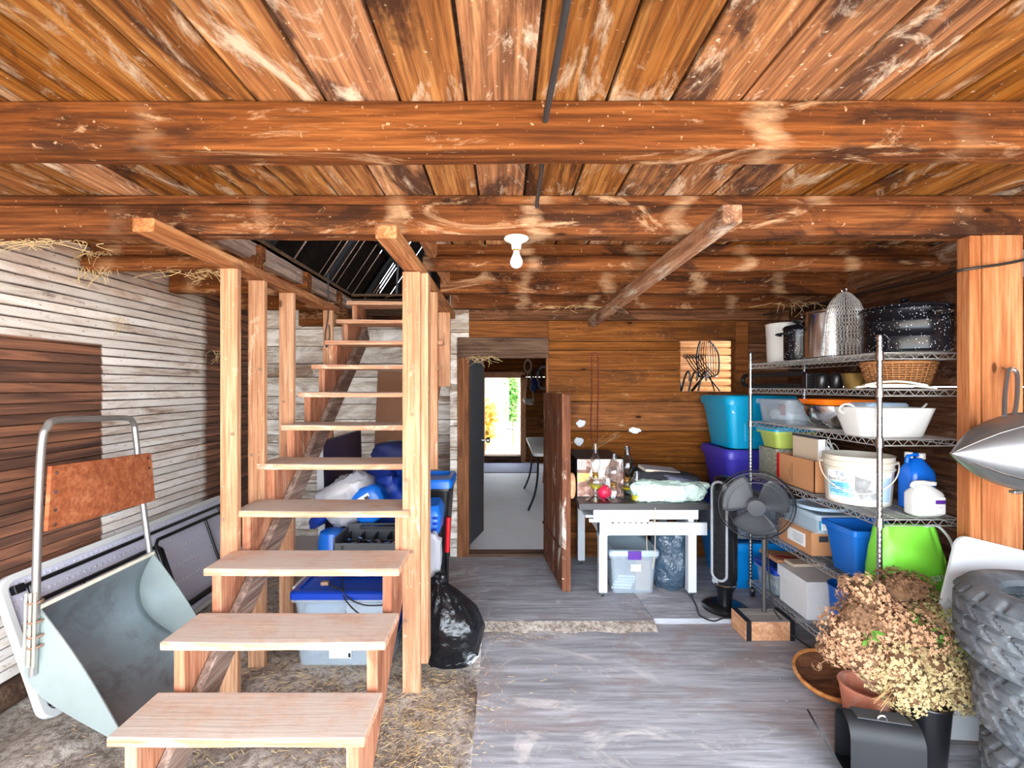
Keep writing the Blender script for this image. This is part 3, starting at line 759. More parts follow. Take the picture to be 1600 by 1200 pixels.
mb = MB().bar((-.495, 1.98, 2.248), (-.495, 4.35, 2.248), .09, .055); mb.build('top_plate', 'plate', st, bevel=.004)
mb = MB()
for (x, y, zs_) in ((-1.452, 2.487, (.9, 1.35)), (-.5, 2.527, (.35, .72, 1.1, 1.45, 2.0)), (-1.45, 2.767, (.8, 1.2, 1.7)), (-1.45, 3.137, (1.2, 1.5))):
    for z in zs_: mb.lathe([(.009, 0), (.009, .004), (.006, .005)], 10, Matrix.Translation((x+random.uniform(-.03, .03), y, z)) @ Matrix.Rotation(PI/2, 4, 'X'))
o = mb.build('nail_heads', 'rust', st); o['kind'] = 'stuff'

# ceiling lamp on the second beam
lp = thing('ceiling_lamp', 'white porcelain lamp holder with a bare bulb under the beam', 'lamp', (.055, 2.17, 2.281))
T = Matrix.Translation((.055, 2.17, 2.283)) @ Matrix.Scale(-1, 4, (0, 0, 1))
MB().lathe([(.02, 0), (.055, .001), (.057, .008), (.052, .014), (.03, .024), (.023, .032), (.021, .052), (.019, .055)], 32, T).build('lamp_holder', 'porcelain', lp, smooth=True)
MB().lathe([(.0135, .05), (.0135, .058), (.0145, .062)], 20, T).build('bulb_cap', 'brass', lp, smooth=True)
MB().lathe([(.013, .058), (.014, .07), (.018, .082), (.025, .096), (.029, .110), (.028, .122), (.021, .134), (.010, .140), (.002, .141)], 28, T).build('light_bulb', 'bulb', lp, smooth=True)

# grey conduit threading the first two beams
pts = [(.135, .2, 2.425), (.13, 1.0, 2.40), (.123, 1.40, 2.398), (.125, 1.44, 2.392)]
o = MB().tube(smoothpath(pts, 6), .0095, 10).build('conduit', 'conduit', smooth=True); tag(o, 'dark grey conduit entering the front face of the nearest beam', 'conduit', 'ceiling conduits')
pts = [(.128, 1.52, 2.40), (.14, 1.8, 2.412), (.144, 2.08, 2.414), (.146, 2.13, 2.400)]
o = MB().tube(smoothpath(pts, 6), .009, 10).build('conduit', 'conduit', smooth=True); tag(o, 'dark grey conduit between the two big ceiling beams', 'conduit', 'ceiling conduits')
# cable along the right
pts = [(2.35, 4.30, 2.25), (2.50, 3.7, 2.26), (2.46, 3.1, 2.235), (2.26, 2.5, 2.17), (2.07, 2.20, 2.13), (2.09, 2.115, 2.128), (2.22, 2.105, 2.145), (2.34, 2.11, 2.17)]
o = MB().tube(smoothpath(pts, 8), .006, 8).build('cable', 'cable', smooth=True); tag(o, 'thin dark cable strung along the right wall and across the post plank', 'cable')
o = MB().box((2.345, 2.12, 2.10), (2.42, 2.17, 2.22)).build('junction_box', 'grey', bevel=.004); tag(o, 'small pale electrical box beside the post plank', 'box')
# ================================================================== LEFT SIDE
# folding table leaning on the left wall
ft = thing('folding_table', 'white plastic folding table leaning on the left wall with its black legs folded', 'table', (-2.2, 2.3, 0))
vdir = Vector((-.235, 0, .675)).normalized(); ndir = Vector((vdir.z, 0, -vdir.x))
FT = Matrix(((0, vdir.x, ndir.x, -2.215), (1, 0, 0, 2.28), (0, vdir.z, ndir.z, -.03), (0, 0, 0, 1)))   # u along Y, v up, n out
Lu, Lv = 1.84, .735
mb = MB(); lo = rrect(0, Lu, 0, Lv, .075, 0, 6); li = rrect(.035, Lu-.035, .035, Lv-.035, .05, 0, 6)
tr = lambda l, z: [FT @ Vector((p.x, p.y, z)) for p in l]
mb.seed(); mb.loft([tr(lo, -.028), tr(lo, .012), tr(li, .012), tr(li, -.006)], True, False).build('table_rim', 'whitep', ft, bevel=.004)
MB().loft([tr(li, -.02), tr(li, -.004)]).build('table_underside', 'bumpy', ft)
def ftube(name, pts, r=.013, mat='black'):
    return MB().tube([FT @ Vector(p) for p in pts], r, 10).build(name, mat, ft, smooth=True)
ftube('side_rail', [(.08, .655, .012), (1.76, .655, .012)], .012); ftube('side_rail', [(.08, .08, .012), (1.76, .08, .012)], .012)
for u0, u1, va, vb, nn in ((.13, .98, .56, .15, .030), (1.72, .93, .60, .11, .044)):
    ftube('folded_leg', [(u0, va, nn), (u1-.03*(1 if u1 > u0 else -1), va, nn), (u1, va-.03, nn), (u1, vb+.03, nn), (u1-.03*(1 if u1 > u0 else -1), vb, nn), (u0, vb, nn)], .0125)
    ftube('cross_bar', [(u0, .655, .014), (u0, .08, .014)], .012)
    ftube('leg_brace', [(u0+.25*(1 if u1 > u0 else -1), va, nn), (u0+.25*(1 if u1 > u0 else -1), vb, nn)], .011)
for v in (.655, .08):
    MB().box((.05, v-.022, -.004), (.10, v+.022, .028), FT).build('bracket', 'black', ft, bevel=.004)

# galvanised scoop on a tube handle
sp = thing('scoop', 'galvanised sleigh scoop with tube handle and plywood board leaning at the left wall', 'scoop', (-2.0, 2.1, 0))
prof = smoothpath([(-2.06, 0, .62), (-2.115, 0, .52), (-2.14, 0, .42), (-2.12, 0, .31), (-2.05, 0, .225), (-1.93, 0, .145), (-1.66, 0, -.005)], 5)
prof = [(p.x, p.z) for p in prof]; Y0, Y1 = 2.10, 2.78
mb = MB().grid(len(prof)-1, 12, lambda u, v: (prof[round(u*(len(prof)-1))][0], Y0+(Y1-Y0)*v, prof[round(u*(len(prof)-1))][1]))
mb.build('scoop_pan', 'galv', sp, smooth=True, solid=.004)
for y in (Y0, Y1):
    top = [(-2.06+.40*t, .62-.625*t+.035*math.sin(PI*t)) for t in (i/8 for i in range(8, -1, -1))]
    MB().prism(prof+top[1:-1], y-.003, y+.003, 'Y').build('side_plate', 'galvbright', sp)
MB().tube([(-2.06, Y0, .622), (-2.06, Y1, .622)], .011, 10).build('rolled_edge', 'creamcloth', sp, smooth=True)
hp = smoothpath([(-2.075, 2.083, .33), (-2.062, 2.083, .62), (-2.052, 2.083, 1.0), (-2.038, 2.086, 1.34), (-2.036, 2.11, 1.42), (-2.05, 2.17, 1.446), (-2.10, 2.44, 1.435), (-2.16, 2.70, 1.42), (-2.175, 2.775, 1.39), (-2.178, 2.798, 1.31), (-2.14, 2.798, .95), (-2.085, 2.796, .56)], 10)
MB().tube(hp, .0155, 14).build('handle', 'tube', sp, smooth=True)
mb = MB().seed(); q = [(-2.018, 2.092, 1.248), (-2.118, 2.815, 1.206), (-2.092, 2.815, .923), (-2.03, 2.085, .962)]
mb.loft([[Vector(p) for p in q], [Vector(p)+Vector((.016, .004, 0)) for p in q]]).build('plywood_board', 'ply', sp, bevel=.002)
mb = MB()
for (y, z) in ((2.12, 1.215), (2.115, 1.13), (2.112, 1.05), (2.11, .985), (2.78, 1.18), (2.785, 1.12), (2.79, 1.04), (2.795, .955)):
    x = -2.018-(y-2.09)*.13+.0165+(1.23-z)*.0; mb.lathe([(.008, 0), (.008, .003), (.004, .004)], 10, Matrix.Translation((x, y, z)) @ Matrix.Rotation(PI/2, 4, 'Y'))
o = mb.build('screws', 'steel', sp); o['kind'] = 'stuff'
for z in (.655, .57, .505, .46):
    mb = MB().tube(arc((-2.062, 2.083, z), .024, 0, 2*PI, 14, 'XY')[:-1], .006, 6, closed=True); mb.build('wire_tie', 'rust', sp, smooth=True)
for dx in (-.02, 0, .02): MB().tube([(-2.062+dx, 2.062, .70), (-2.07+dx, 2.06, .38)], .005, 6).build('tie_strap', 'rope', sp)

# -------------------------------------------------------------- storage boxes: helper
def tote(name, label, x0, x1, y0, y1, z0, z1, body, lid=None, taper=.03, lidh=.028, r=.03, latch=None, group=None, cat='box', lip=.012, ribs=0, sticker=None):
    t = thing(name, label, cat, ((x0+x1)/2, (y0+y1)/2, z0), group)
    tp = taper; zt = z1-(lidh if lid else 0)
    L = lambda i, z, o=0: rrect(x0+o+tp*(1-i), x1-o-tp*(1-i), y0+o+tp*(1-i), y1-o-tp*(1-i), r, z)
    loops = [L(0, z0), L(.75, z0+(zt-z0)*.75), L(.76, z0+(zt-z0)*.76, -.006) if ribs else L(.76, z0+(zt-z0)*.76), L(1, zt-.03), L(1, zt-.029, -lip), L(1, zt, -lip), L(1, zt, .006), L(0, z0+.006, .006)]
    MB().seed().loft(loops).build('body', body, t, smooth=True)
    if lid:
        l2 = [L(1, zt-.012, -lip-.004), L(1, zt+lidh*.7, -lip-.004), L(1, zt+lidh, -lip+.004), L(1, zt+lidh, .02), L(1, zt+lidh*.6, .03)]
        MB().seed().loft(l2).build('lid', lid, t, smooth=True)
    if latch:
        xm = (x0+x1)/2; wl = .05
        MB().box((xm-wl, y0-lip-.014, zt-.035), (xm+wl, y0-lip-.003, z1-.0)).build('latch', latch, t, bevel=.004)
    if sticker:
        sx, sz, sw, sh, sm = sticker
        ysl = y0+tp*(1-(sz-z0)/(zt-z0))-.0035
        MB().box((sx-sw/2, ysl-.002, sz-sh/2), (sx+sw/2, ysl, sz+sh/2)).build('sticker', sm, t)
    return t

# -------------------------------------------------------------- under the stairs
lo_t = tote('storage_tote', 'clear blue-lidded tote on the earth floor, lower of the two under the stairs', -1.20, -.635, 2.70, 3.12, .0, .205, 'clear', 'blue', .02)
MB().box((-1.0, 2.702, .05), (-.875, 2.709, .135)).build('tag', 'paper', lo_t); MB().lathe([(.022, 0), (.022, .002)], 16, Matrix.Translation((-.975, 2.7, .125)) @ Matrix.Rotation(PI/2, 4, 'X')).build('round_sticker', 'orange', lo_t)
MB().box((-.89, 2.70, .055), (-.877, 2.701, .08)).build('tag_print', 'black', lo_t)
up_t = tote('storage_tote', 'clear tote with shiny blue lid stacked on another under the stairs', -1.21, -.63, 2.70, 3.12, .212, .43, 'clear', 'blue', .025)
MB().box((-1.245, 2.78, .37), (-1.222, 3.04, .425)).build('end_latch', 'whitep', up_t, bevel=.006)
o = MB().box((-.92, 2.76, .222), (-.68, 3.05, .385)).build('carton', 'whitebox', bevel=.003); tag(o, 'white carton seen inside the upper tote under the stairs', 'box')
o = MB().pillow((-1.06, 2.92, .285), (.12, .15, .055), .5, .5, .25, 9, seed=3).build('folded_cloth', 'lightblue', smooth=True); tag(o, 'pale folded cloth inside the upper tote under the stairs', 'cloth')
o = MB().pillow((-1.03, 2.9, .06), (.13, .14, .05), .5, .5, .3, 9, seed=5).build('rag_bundle', 'grey', smooth=True); tag(o, 'grey bundle inside the lower tote under the stairs', 'cloth')
o = MB().pillow((-.77, 2.9, .07), (.09, .14, .055), .6, .6, .3, 8, seed=8).build('rag_bundle', 'pole', smooth=True); tag(o, 'dark rumpled bundle at the right end of the lower tote', 'cloth')
# tool crate
cr = thing('tool_crate', 'open dark grey tool crate full of fittings standing on the upper tote', 'crate', (-.86, 3.05, .432))
mb = MB(); x0, x1, y0, y1, z0, z1 = -1.06, -.665, 2.93, 3.2, .432, .66
for a, b in (((x0, y0, z0), (x1, y1, z0+.01)), ((x0, y0, z0), (x1, y0+.012, z1-.03)), ((x0, y1-.012, z0), (x1, y1, z1+.02)), ((x0, y0, z0), (x0+.012, y1, z1)), ((x1-.012, y0, z0), (x1, y1, z1+.02))): mb.box(a, b)
mb.build('crate_shell', 'darkgrey', cr, bevel=.004)
mb = MB()
for i in range(4): mb.box((x0+.03+.09*i, 3.06, z0+.01), (x0+.035+.09*i, 3.19, z1-.03))
mb.box((x0+.02, 3.06, z0+.01), (x1-.02, 3.066, z1-.05)); mb.box((x0+.10, 3.14, z1-.005), (x1-.05, 3.19, z1+.012)); mb.build('tray', 'black', cr, bevel=.002)
mb = MB()
for i in range(16): 
    x, y = random.uniform(x0+.05, x1-.05), random.uniform(2.96, 3.05); mb.lathe([(.012, 0), (.012, .035), (.007, .035)], 10, Matrix.Translation((x, y, z1-.085+random.uniform(0, .03))) @ Matrix.Rotation(random.uniform(0, 1.5), 4, 'Y'))
o = mb.build('fittings', 'steel', cr, smooth=True); o['kind'] = 'stuff'
mb = MB()
mb.box((x0+.02, 2.945, z0+.015), (x1-.02, 3.055, z1-.09)); mb.build('bottom_tray', 'darkgrey', cr)
# extension cord over the tote
ec = thing('extension_cord', 'thin brown electric cord with a plug draped over the blue tote lid', 'cord', (-.95, 2.75, .43))
pts = [(-1.0, 2.915, .62), (-.99, 2.90, .47), (-.965, 2.82, .440), (-.93, 2.72, .438), (-.90, 2.675, .40), (-.83, 2.66, .335), (-.74, 2.655, .295), (-.66, 2.68, .28)]
MB().tube(smoothpath(pts, 8), .0042, 8).build('wire', 'cable', ec, smooth=True)
pts = [(-1.035, 2.78, .445), (-.985, 2.74, .441), (-.93, 2.705, .438), (-.87, 2.672, .40), (-.78, 2.66, .372), (-.68, 2.67, .368)]
MB().tube(smoothpath(pts, 8), .0042, 8).build('wire', 'cable', ec, smooth=True)
MB().box((-1.075, 2.765, .435), (-1.03, 2.795, .457)).build('plug', 'rust', ec, bevel=.005)
# white-edged navy panel
pn = thing('cabinet_panel', 'navy board with white front edge standing under the stairs', 'panel', (-1.34, 3.5, 0))
m = Matrix.Translation((-1.335, 3.5, .0)) @ Matrix.Rotation(-.028, 4, 'Y')
MB().box((-.022, .012, -.03), (.022, .95, 1.19), m).build('panel', 'navyb', pn, bevel=.003)
MB().box((-.024, 0, -.03), (.024, .012, 1.192), m).build('front_edge', 'white', pn)
# soft goods pile
o = MB().pillow((-.93, 3.62, .50), (.24, .22, .52), .45, .6, .18, 5, 56, 36, flat=-.02, seed=11).build('duffel_bag', 'tarp', smooth=True); tag(o, 'big blue fabric bag filling the space behind the stair treads', 'bag')
o = MB().pillow((-1.10, 3.36, .80), (.21, .12, .16), .6, .6, .22, 7, 56, 36, Matrix.Rotation(-.55, 4, 'Y'), seed=21).build('bedding_bag', 'clearbag', smooth=True); tag(o, 'clear plastic bag of cream bedding sloping behind the stair treads', 'bag')
o = MB().pillow((-1.09, 3.37, .80), (.175, .09, .13), .6, .6, .2, 7, 40, 26, Matrix.Rotation(-.55, 4, 'Y'), seed=22).build('bedding', 'creamcloth', smooth=True); tag(o, 'cream folded bedding inside the clear plastic bag', 'bedding')
o = MB().pillow((-1.22, 3.40, .74), (.05, .12, .22), .5, .6, .15, 7, 40, 26, Matrix.Rotation(.9, 4, 'Y'), seed=23).build('tarpaulin', 'tarp', smooth=True); tag(o, 'folded glossy blue tarpaulin under the clear bedding bag', 'tarpaulin')
pk = thing('package', 'blue plastic-wrapped package with white label behind the stair treads', 'package', (-.93, 3.26, .70))
MB().pillow((-.93, 3.29, .79), (.12, .07, .12), .5, .5, .15, 8, 40, 26, Matrix.Rotation(-.5, 4, 'Y'), seed=25).build('wrapping', 'blue2', pk, smooth=True)
mm = Matrix.Translation((-.945, 3.222, .81)) @ Matrix.Rotation(-.55, 4, 'Y'); MB().box((-.05, -.004, -.04), (.05, .0, .05), mm).build('label', 'paper', pk); MB().box((.01, -.006, .01), (.04, -.004, .035), mm).build('label_print', 'black', pk)
o = MB().pillow((-.80, 3.72, 1.08), (.20, .2, .085), .6, .6, .2, 7, 44, 26, seed=31).build('coat', 'navy', smooth=True); tag(o, 'dark navy coat heaped on top of the blue bag under the stairs', 'clothing')
o = MB().box((-.92, 3.62, 1.15), (-.74, 3.78, 1.172), Matrix.Translation((0, 0, 0))).build('book', 'tealprint', bevel=.003); tag(o, 'thin teal book lying on the navy coat', 'book')
o = MB().lathe([(.085, -.02), (.095, .1), (.10, .55), (.085, .60), (.05, .615)], 28, Matrix.Translation((-1.185, 3.28, 0))).build('jug', 'blue2', smooth=True); tag(o, 'round blue plastic jug beside the tool crate', 'jug')
o = MB().seed().bar((-1.14, 4.52, -.02), (-1.14, 4.84, 1.76), .30, .012, (0, 1, 0)).build('hardboard_sheet', 'cardbrown'); tag(o, 'brown hardboard sheet leaning against the grey boards behind the stairs', 'board')
o = MB().seed().bar((-.86, 4.56, -.02), (-.86, 4.87, 1.70), .24, .02, (0, 1, 0)).build('hardboard_sheet', 'card'); tag(o, 'paler brown sheet leaning right of the hardboard behind the stairs', 'board')
# bins right of the stair posts
b1 = tote('bin', 'tall black bin with a bright blue lid by the grey boards', -.66, -.385, 3.31, 3.66, .035, .95, 'black', 'blue2', .05, .05)
b2 = thing('bin', 'grey bin with blue basket top beside the stair post', 'bin', (-.515, 3.08, -.02))
L = lambda x0, x1, y0, y1, z: rrect(x0, x1, y0, y1, .03, z)
MB().seed().loft([L(-.59, -.44, 2.98, 3.16, -.02), L(-.61, -.42, 2.96, 3.2, .70)]).build('body', 'blackm', b2, smooth=True)
MB().seed().loft([L(-.615, -.41, 2.95, 3.21, .68), L(-.615, -.40, 2.94, 3.22, .80), L(-.60, -.42, 2.97, 3.2, .85), L(-.59, -.43, 2.98, 3.18, .845)]).build('basket_top', 'blue2', b2, smooth=True)
mb = MB()
for j in range(3):
    for i in range(4): mb.box((-.595+.05*i, 2.936, .705+.035*j), (-.565+.05*i, 2.944, .722+.035*j))
o = mb.build('basket_holes', 'blue', b2); o['kind'] = 'stuff'
MB().box((-.6, 2.945, .58), (-.42, 2.96, .68)).build('grey_band', 'grey', b2, bevel=.004)
tl = thing('bolt_cutter', 'red-handled tool leaning between the black bin and the stair post', 'tool', (-.40, 3.26, .035))
MB().tube([(-.385, 3.265, .70), (-.395, 3.27, .46)], .018, 10).build('handle', 'red', tl, smooth=True); MB().tube([(-.395, 3.27, .46), (-.40, 3.27, .04)], .013, 10).build('shaft', 'black', tl, smooth=True)
o = MB().pillow((-.452, 2.90, .565), (.075, .035, .15), .5, .5, .35, 6, 36, 24, seed=41).build('plastic_bag', 'clearbag', smooth=True); tag(o, 'crumpled clear plastic bag hanging on the grey bin', 'bag')
# black bin bag
gb = thing('garbage_bag', 'full shiny black garbage bag tied at the top beside the stair post', 'bag', (-.29, 2.78, 0))
mb = MB().seed(); loops = []; n, k = 96, 60
for j in range(k+1):
    t = j/k; L_ = []
    zc = -.03+.475*t
    R = (.158+.03*math.sin(PI*min(t*1.3, 1)))*(1-max(0, (t-.45)/.55)**2.0*.93) if t > .02 else .12
    cx, cy = -.315-.085*max(0, (t-.4)/.6)**1.3, 2.85-.0*t
    for i in range(n):
        a = 2*PI*i/n
        fold = .06*math.sin(a*13+4*math.sin(t*5)+a)*max(0, t-.42)/.55 + .10*mnoise.fractal(Vector((math.cos(a)*1.4, math.sin(a)*1.4, t*3.0)), .9, 2.2, 5)
        rr = R*(1+fold)
        L_.append(Vector((cx+rr*math.cos(a)*1.03, cy+rr*math.sin(a)*.9, zc)))
    loops.append(L_)
mb.loft(loops).build('bag_body', 'bag', gb, smooth=True)
mb = MB().seed(); mb.pillow((-.40, 2.85, .45), (.045, .035, .035), .9, .9, .6, 9, 36, 18, seed=51); mb.build('tied_neck', 'bag', gb, smooth=True)
# cords on posts
o = MB().tube(smoothpath([(-1.43, 3.835, 2.52), (-1.425, 3.835, 2.2), (-1.45, 3.835, 2.02), (-1.44, 3.835, 1.92), (-1.415, 3.835, 2.0), (-1.42, 3.836, 2.1)], 8), .006, 8).build('strap', 'cable', smooth=True); tag(o, 'black cord hanging from the stair hole onto the rearmost left post', 'cord')
o = MB().tube(smoothpath([(-.425, 2.668, 2.19), (-.424, 2.665, 1.9), (-.428, 2.666, 1.3), (-.42, 2.666, .9)], 8), .005, 8).build('string', 'cable', smooth=True); tag(o, 'thin dark string hanging down behind the right stair post', 'string')

# hay and straw
random.seed(99)
mb = MB()
def straw(c, n, sx, sy, zf, L=(.012, .05), r=.0008, flat=True):
    for _ in range(n):
        x, y = c[0]+random.gauss(0, sx), c[1]+random.gauss(0, sy); z = zf(x, y)
        a = random.uniform(0, 2*PI); l = random.uniform(*L); el = random.uniform(-.05, .25)
        d = Vector((math.cos(a)*math.cos(el), math.sin(a)*math.cos(el), math.sin(el)))*l; p = Vector((x, y, z+.004))
        s_ = Vector((-math.sin(a), math.cos(a), 0))*r*1.6; u_ = Vector((0, 0, r*1.4))
        mb.seed(); mb.loft([[p+s_, p-s_, p+u_], [p+d+s_, p+d-s_, p+d+u_]])
ez = lambda x, y: -.045+.05*mnoise.fractal(Vector((x*1.6, y*1.6, 0)), .9, 2, 4) if x < -.14 else .0
straw((-1.0, 2.5), 1300, .45, .35, ez); straw((-.38, 2.35), 900, .12, .35, ez, (.008, .03)); straw((-1.7, 3.2), 600, .4, .6, ez); straw((.0, 3.06), 160, .25, .05, ez, (.008, .025))
straw((-.5, 1.9), 400, .18, .3, ez)
mb.v = [Vector((max(p.x, XL+.05), p.y, p.z)) for p in mb.v]
o = mb.build('straw', 'hay'); tag(o, 'loose straw scattered over the earth floor around the stairs', 'straw', kind='stuff')
mb = MB()
def wisps(p, n, spread, drop, r=.0014):
    for _ in range(n):
        q = Vector(p)+Vector((random.gauss(0, spread), random.gauss(0, .015), random.uniform(-.01, .01)))
        e = q+Vector((random.gauss(0, spread), random.uniform(-.03, .01), -abs(random.gauss(drop, drop*.5)))); md = (q+e)/2+Vector((random.gauss(0, .03), -.01, random.uniform(-.01, .02)))
        mb.tube(smoothpath([q, md, e], 3), r, 4)
wisps((-2.45, 2.83, 2.40), 60, .05, .10); wisps((-2.15, 2.215, 2.285), 40, .12, .03); wisps((-1.75, 2.83, 2.29), 30, .12, .035); wisps((-2.0, 1.44, 2.42), 25, .04, .06); wisps((.6, 3.9, 2.26), 16, .15, .04); wisps((-.2, 4.30, 1.87), 24, .08, .04); wisps((-2.4, 4.0, 1.9), 8, .06, .06)
wisps((-2.5, 3.1, 2.05), 8, .04, .07); wisps((2.2, 3.4, 2.2), 16, .1, .05)
o = mb.build('hay_wisps', 'hay'); tag(o, 'dry hay wisps hanging from beams and left wall', 'hay', kind='stuff')
# ================================================================== RIGHT SIDE: WIRE SHELVING
SHX0, SHX1, SHY0, SHY1 = 1.83, 2.23, 2.31, 3.52
SH = [.165, .575, .955, 1.345, 1.588, 1.769]
ws = thing('wire_shelf', 'chrome wire shelving unit of six tiers on casters along the right wall', 'shelf', (2.03, 2.9, 0))
for x in (SHX0, SHX1):
    for y in (SHY0, SHY1):
        prof = []; z = .10
        while z < 1.848: prof += [(.0125, z), (.0125, z+.0225), (.0121, z+.024)]; z += .0254
        prof += [(.0125, 1.846), (.010, 1.853)]
        p = MB().lathe(prof, 14, Matrix.Translation((x, y, 0))).build('post', 'chrome', ws, smooth=True)
        mb = MB()
        for zz in SH: mb.lathe([(.0125, zz-.042), (.019, zz-.04), (.0165, zz+.004), (.0125, zz+.005)], 14, Matrix.Translation((x, y, 0)))
        mb.build('collars', 'chrome', p, smooth=True)['kind'] = 'stuff'
        c = MB().lathe([(.010, .0), (.010, .05)], 10, Matrix.Translation((x, y, .06))).build('caster', 'darkgrey', ws, smooth=True)
        zf = .0 if y < 3 else .037
        MB().lathe([(.012, -.012), (.048, -.012), (.05, 0), (.048, .012), (.012, .012)], 24, Matrix.Translation((x+.012, y, zf+.05)) @ Matrix.Rotation(PI/2, 4, 'Y') @ Matrix.Rotation(.3, 4, 'X')).build('wheel', 'black', c, smooth=True)
for zz in SH:
    mb = MB(); fr = .003
    for (a, b) in (((SHX0, SHY0), (SHX1, SHY0)), ((SHX1, SHY0), (SHX1, SHY1)), ((SHX1, SHY1), (SHX0, SHY1)), ((SHX0, SHY1), (SHX0, SHY0))):
        mb.tube([(a[0], a[1], zz-.004), (b[0], b[1], zz-.004)], fr, 5); mb.tube([(a[0], a[1], zz-.034), (b[0], b[1], zz-.034)], fr, 5)
        L = math.dist(a, b); n = int(L/.028); pts = []
        for i in range(n+1):
            t = i/n; pts.append((a[0]+(b[0]-a[0])*t, a[1]+(b[1]-a[1])*t, zz-.004 if i % 2 else zz-.034))
        mb.tube(pts, .0018, 4)
    ny = int((SHY1-SHY0)/.024)
    for i in range(1, ny):
        y = SHY0+(SHY1-SHY0)*i/ny; mb.tube([(SHX0, y, zz-.002), (SHX1, y, zz-.002)], .0018, 4)
    for x in (1.93, 2.03, 2.13): mb.tube([(x, SHY0, zz-.006), (x, SHY1, zz-.006)], .0026, 5)
    mb.build('shelf', 'wire', ws, smooth=True)

def pot(name, label, c, z0, h, r, mat, cat='pot', lid=None, rims=(), handles=None, thick=.006, flare=1.0, group=None, hmat=None):
    t = thing(name, label, cat, (c[0], c[1], z0), group); T = Matrix.Translation((c[0], c[1], z0)); q = r/flare
    prof = [(q*.93, 0), (q, .012)]
    for rz in rims: prof += [(q+(r-q)*rz-.0005, h*rz-.006), (q+(r-q)*rz+.004, h*rz), (q+(r-q)*rz-.0005, h*rz+.006)]
    prof += [(r, h-.008), (r+.005, h-.004), (r+.003, h), (r-thick, h-.002), (q-thick, .012), (.01, .01)]
    MB().lathe(prof, 48, T, True, True).build('pot_body', mat, t, smooth=True)
    if lid:
        MB().lathe([(r+.006, h+.001), (r+.004, h+.012), (r*.9, h+.022), (r*.3, h+.032), (.01, h+.034)], 48, T).build('lid', lid, t, smooth=True)
        MB().lathe([(.012, h+.03), (.010, h+.042), (.02, h+.05), (.018, h+.062), (.005, h+.066)], 20, T).build('lid_knob', lid, t, smooth=True)
    if handles is not None:
        for a in handles:
            ca, sa = math.cos(a), math.sin(a); R3 = lambda rr, tt, z: (c[0]+rr*ca-tt*sa, c[1]+rr*sa+tt*ca, z0+z)
            pts = smoothpath([R3(r-.002, -.045, h*.82), R3(r+.035, -.04, h*.84), R3(r+.045, 0, h*.845), R3(r+.035, .04, h*.84), R3(r-.002, .045, h*.82)], 5)
            MB().tube(pts, .007, 8).build('handle', hmat or mat, t, smooth=True)
    return t
Z6 = SH[5]
pot('bucket', 'plain white plastic bucket at the far end of the top shelf', (2.0, 3.37), Z6, .275, .125, 'whitep', 'bucket', flare=1.08)
pot('enamel_pot', 'small black speckled enamel pot between white bucket and stock pot', (1.92, 3.10), Z6, .205, .082, 'enamel', lid='enamel', handles=(PI, 0))
pot('stock_pot', 'tall stainless stock pot with black side handle on the top shelf', (2.05, 2.97), Z6, .30, .16, 'steel', handles=(PI*.85, -PI*.15), hmat='black', rims=(.93,))
pot('canning_pot', 'large black speckled canning pot with lid at the near end of the top shelf', (2.03, 2.40), Z6, .215, .183, 'enamel', lid='enamel', rims=(.35, .7), handles=(PI*.5, -PI*.5, ))
# wire mesh cloche
dm = thing('wire_dome', 'bell-shaped wire mesh cloche standing in front of the stock pot', 'cloche', (1.93, 2.69, Z6))
bell = [(.118, 0), (.112, .06), (.104, .13), (.097, .20), (.088, .26), (.07, .31), (.04, .35), (.012, .368)]
def bellr(z):
    for (r0, z0), (r1, z1) in zip(bell, bell[1:]):
        if z <= z1: return r0+(r1-r0)*(z-z0)/(z1-z0)
    return .012
mb = MB()
for i in range(40):
    for sgn in (1, -1):
        pts = []
        for j in range(25):
            z = .368*j/24; a = 2*PI*i/40+sgn*.09*(1 if j % 2 else 0)+sgn*z*.9
            r = bellr(z); pts.append((1.93+r*math.cos(a), 2.69+r*math.sin(a), Z6+z))
        mb.tube(pts, .0015, 4, cap=False)
mb.build('mesh_wires', 'wire', dm, smooth=True)
mb = MB()
for a in range(6):
    mb.tube([(1.93+bellr(z)*math.cos(a*PI/3), 2.69+bellr(z)*math.sin(a*PI/3), Z6+z) for z in [.368*j/16 for j in range(17)]], .0022, 5)
mb.tube([(1.93+.118*math.cos(2*PI*i/30), 2.69+.118*math.sin(2*PI*i/30), Z6+.003) for i in range(30)], .003, 5, closed=True)
mb.build('ribs', 'chrome', dm, smooth=True); MB().tube(arc((1.93, 2.69, Z6+.378), .014, 0, 2*PI, 14)[:-1], .0025, 6, closed=True).build('hanging_ring', 'chrome', dm, smooth=True)

# second tier from the top
Z5 = SH[4]
hf = thing('handle_frame', 'long black padded double handle lying along the second tier, poking past the shelf end', 'handle', (1.88, 3.3, Z5))
pts = [(1.875, 2.97, Z5+.095), (1.872, 3.62, Z5+.097)]+[(1.870, 3.665+.05*math.sin(a), Z5+.058+.039*math.cos(a)) for a in (PI*i/10 for i in range(11))]+[(1.872, 3.62, Z5+.018), (1.875, 2.97, Z5+.018)]
MB().tube(pts, .0155, 12).build('loop', 'blackm', hf, smooth=True)
MB().tube([(1.87, 3.52+.05*math.sin(a), Z5+.056+.041*math.cos(a)) for a in (PI*i/10 for i in range(11))], .006, 10).build('inner_bow', 'black', hf, smooth=True)
pbx = thing('ventilated_box', 'small black perforated box beside the long black handle on the second tier', 'box', (1.9, 2.94, Z5))
MB().box((1.855, 2.91, Z5+.001), (1.96, 2.955, Z5+.098)).build('case', 'black', pbx, bevel=.004)
mb = MB()
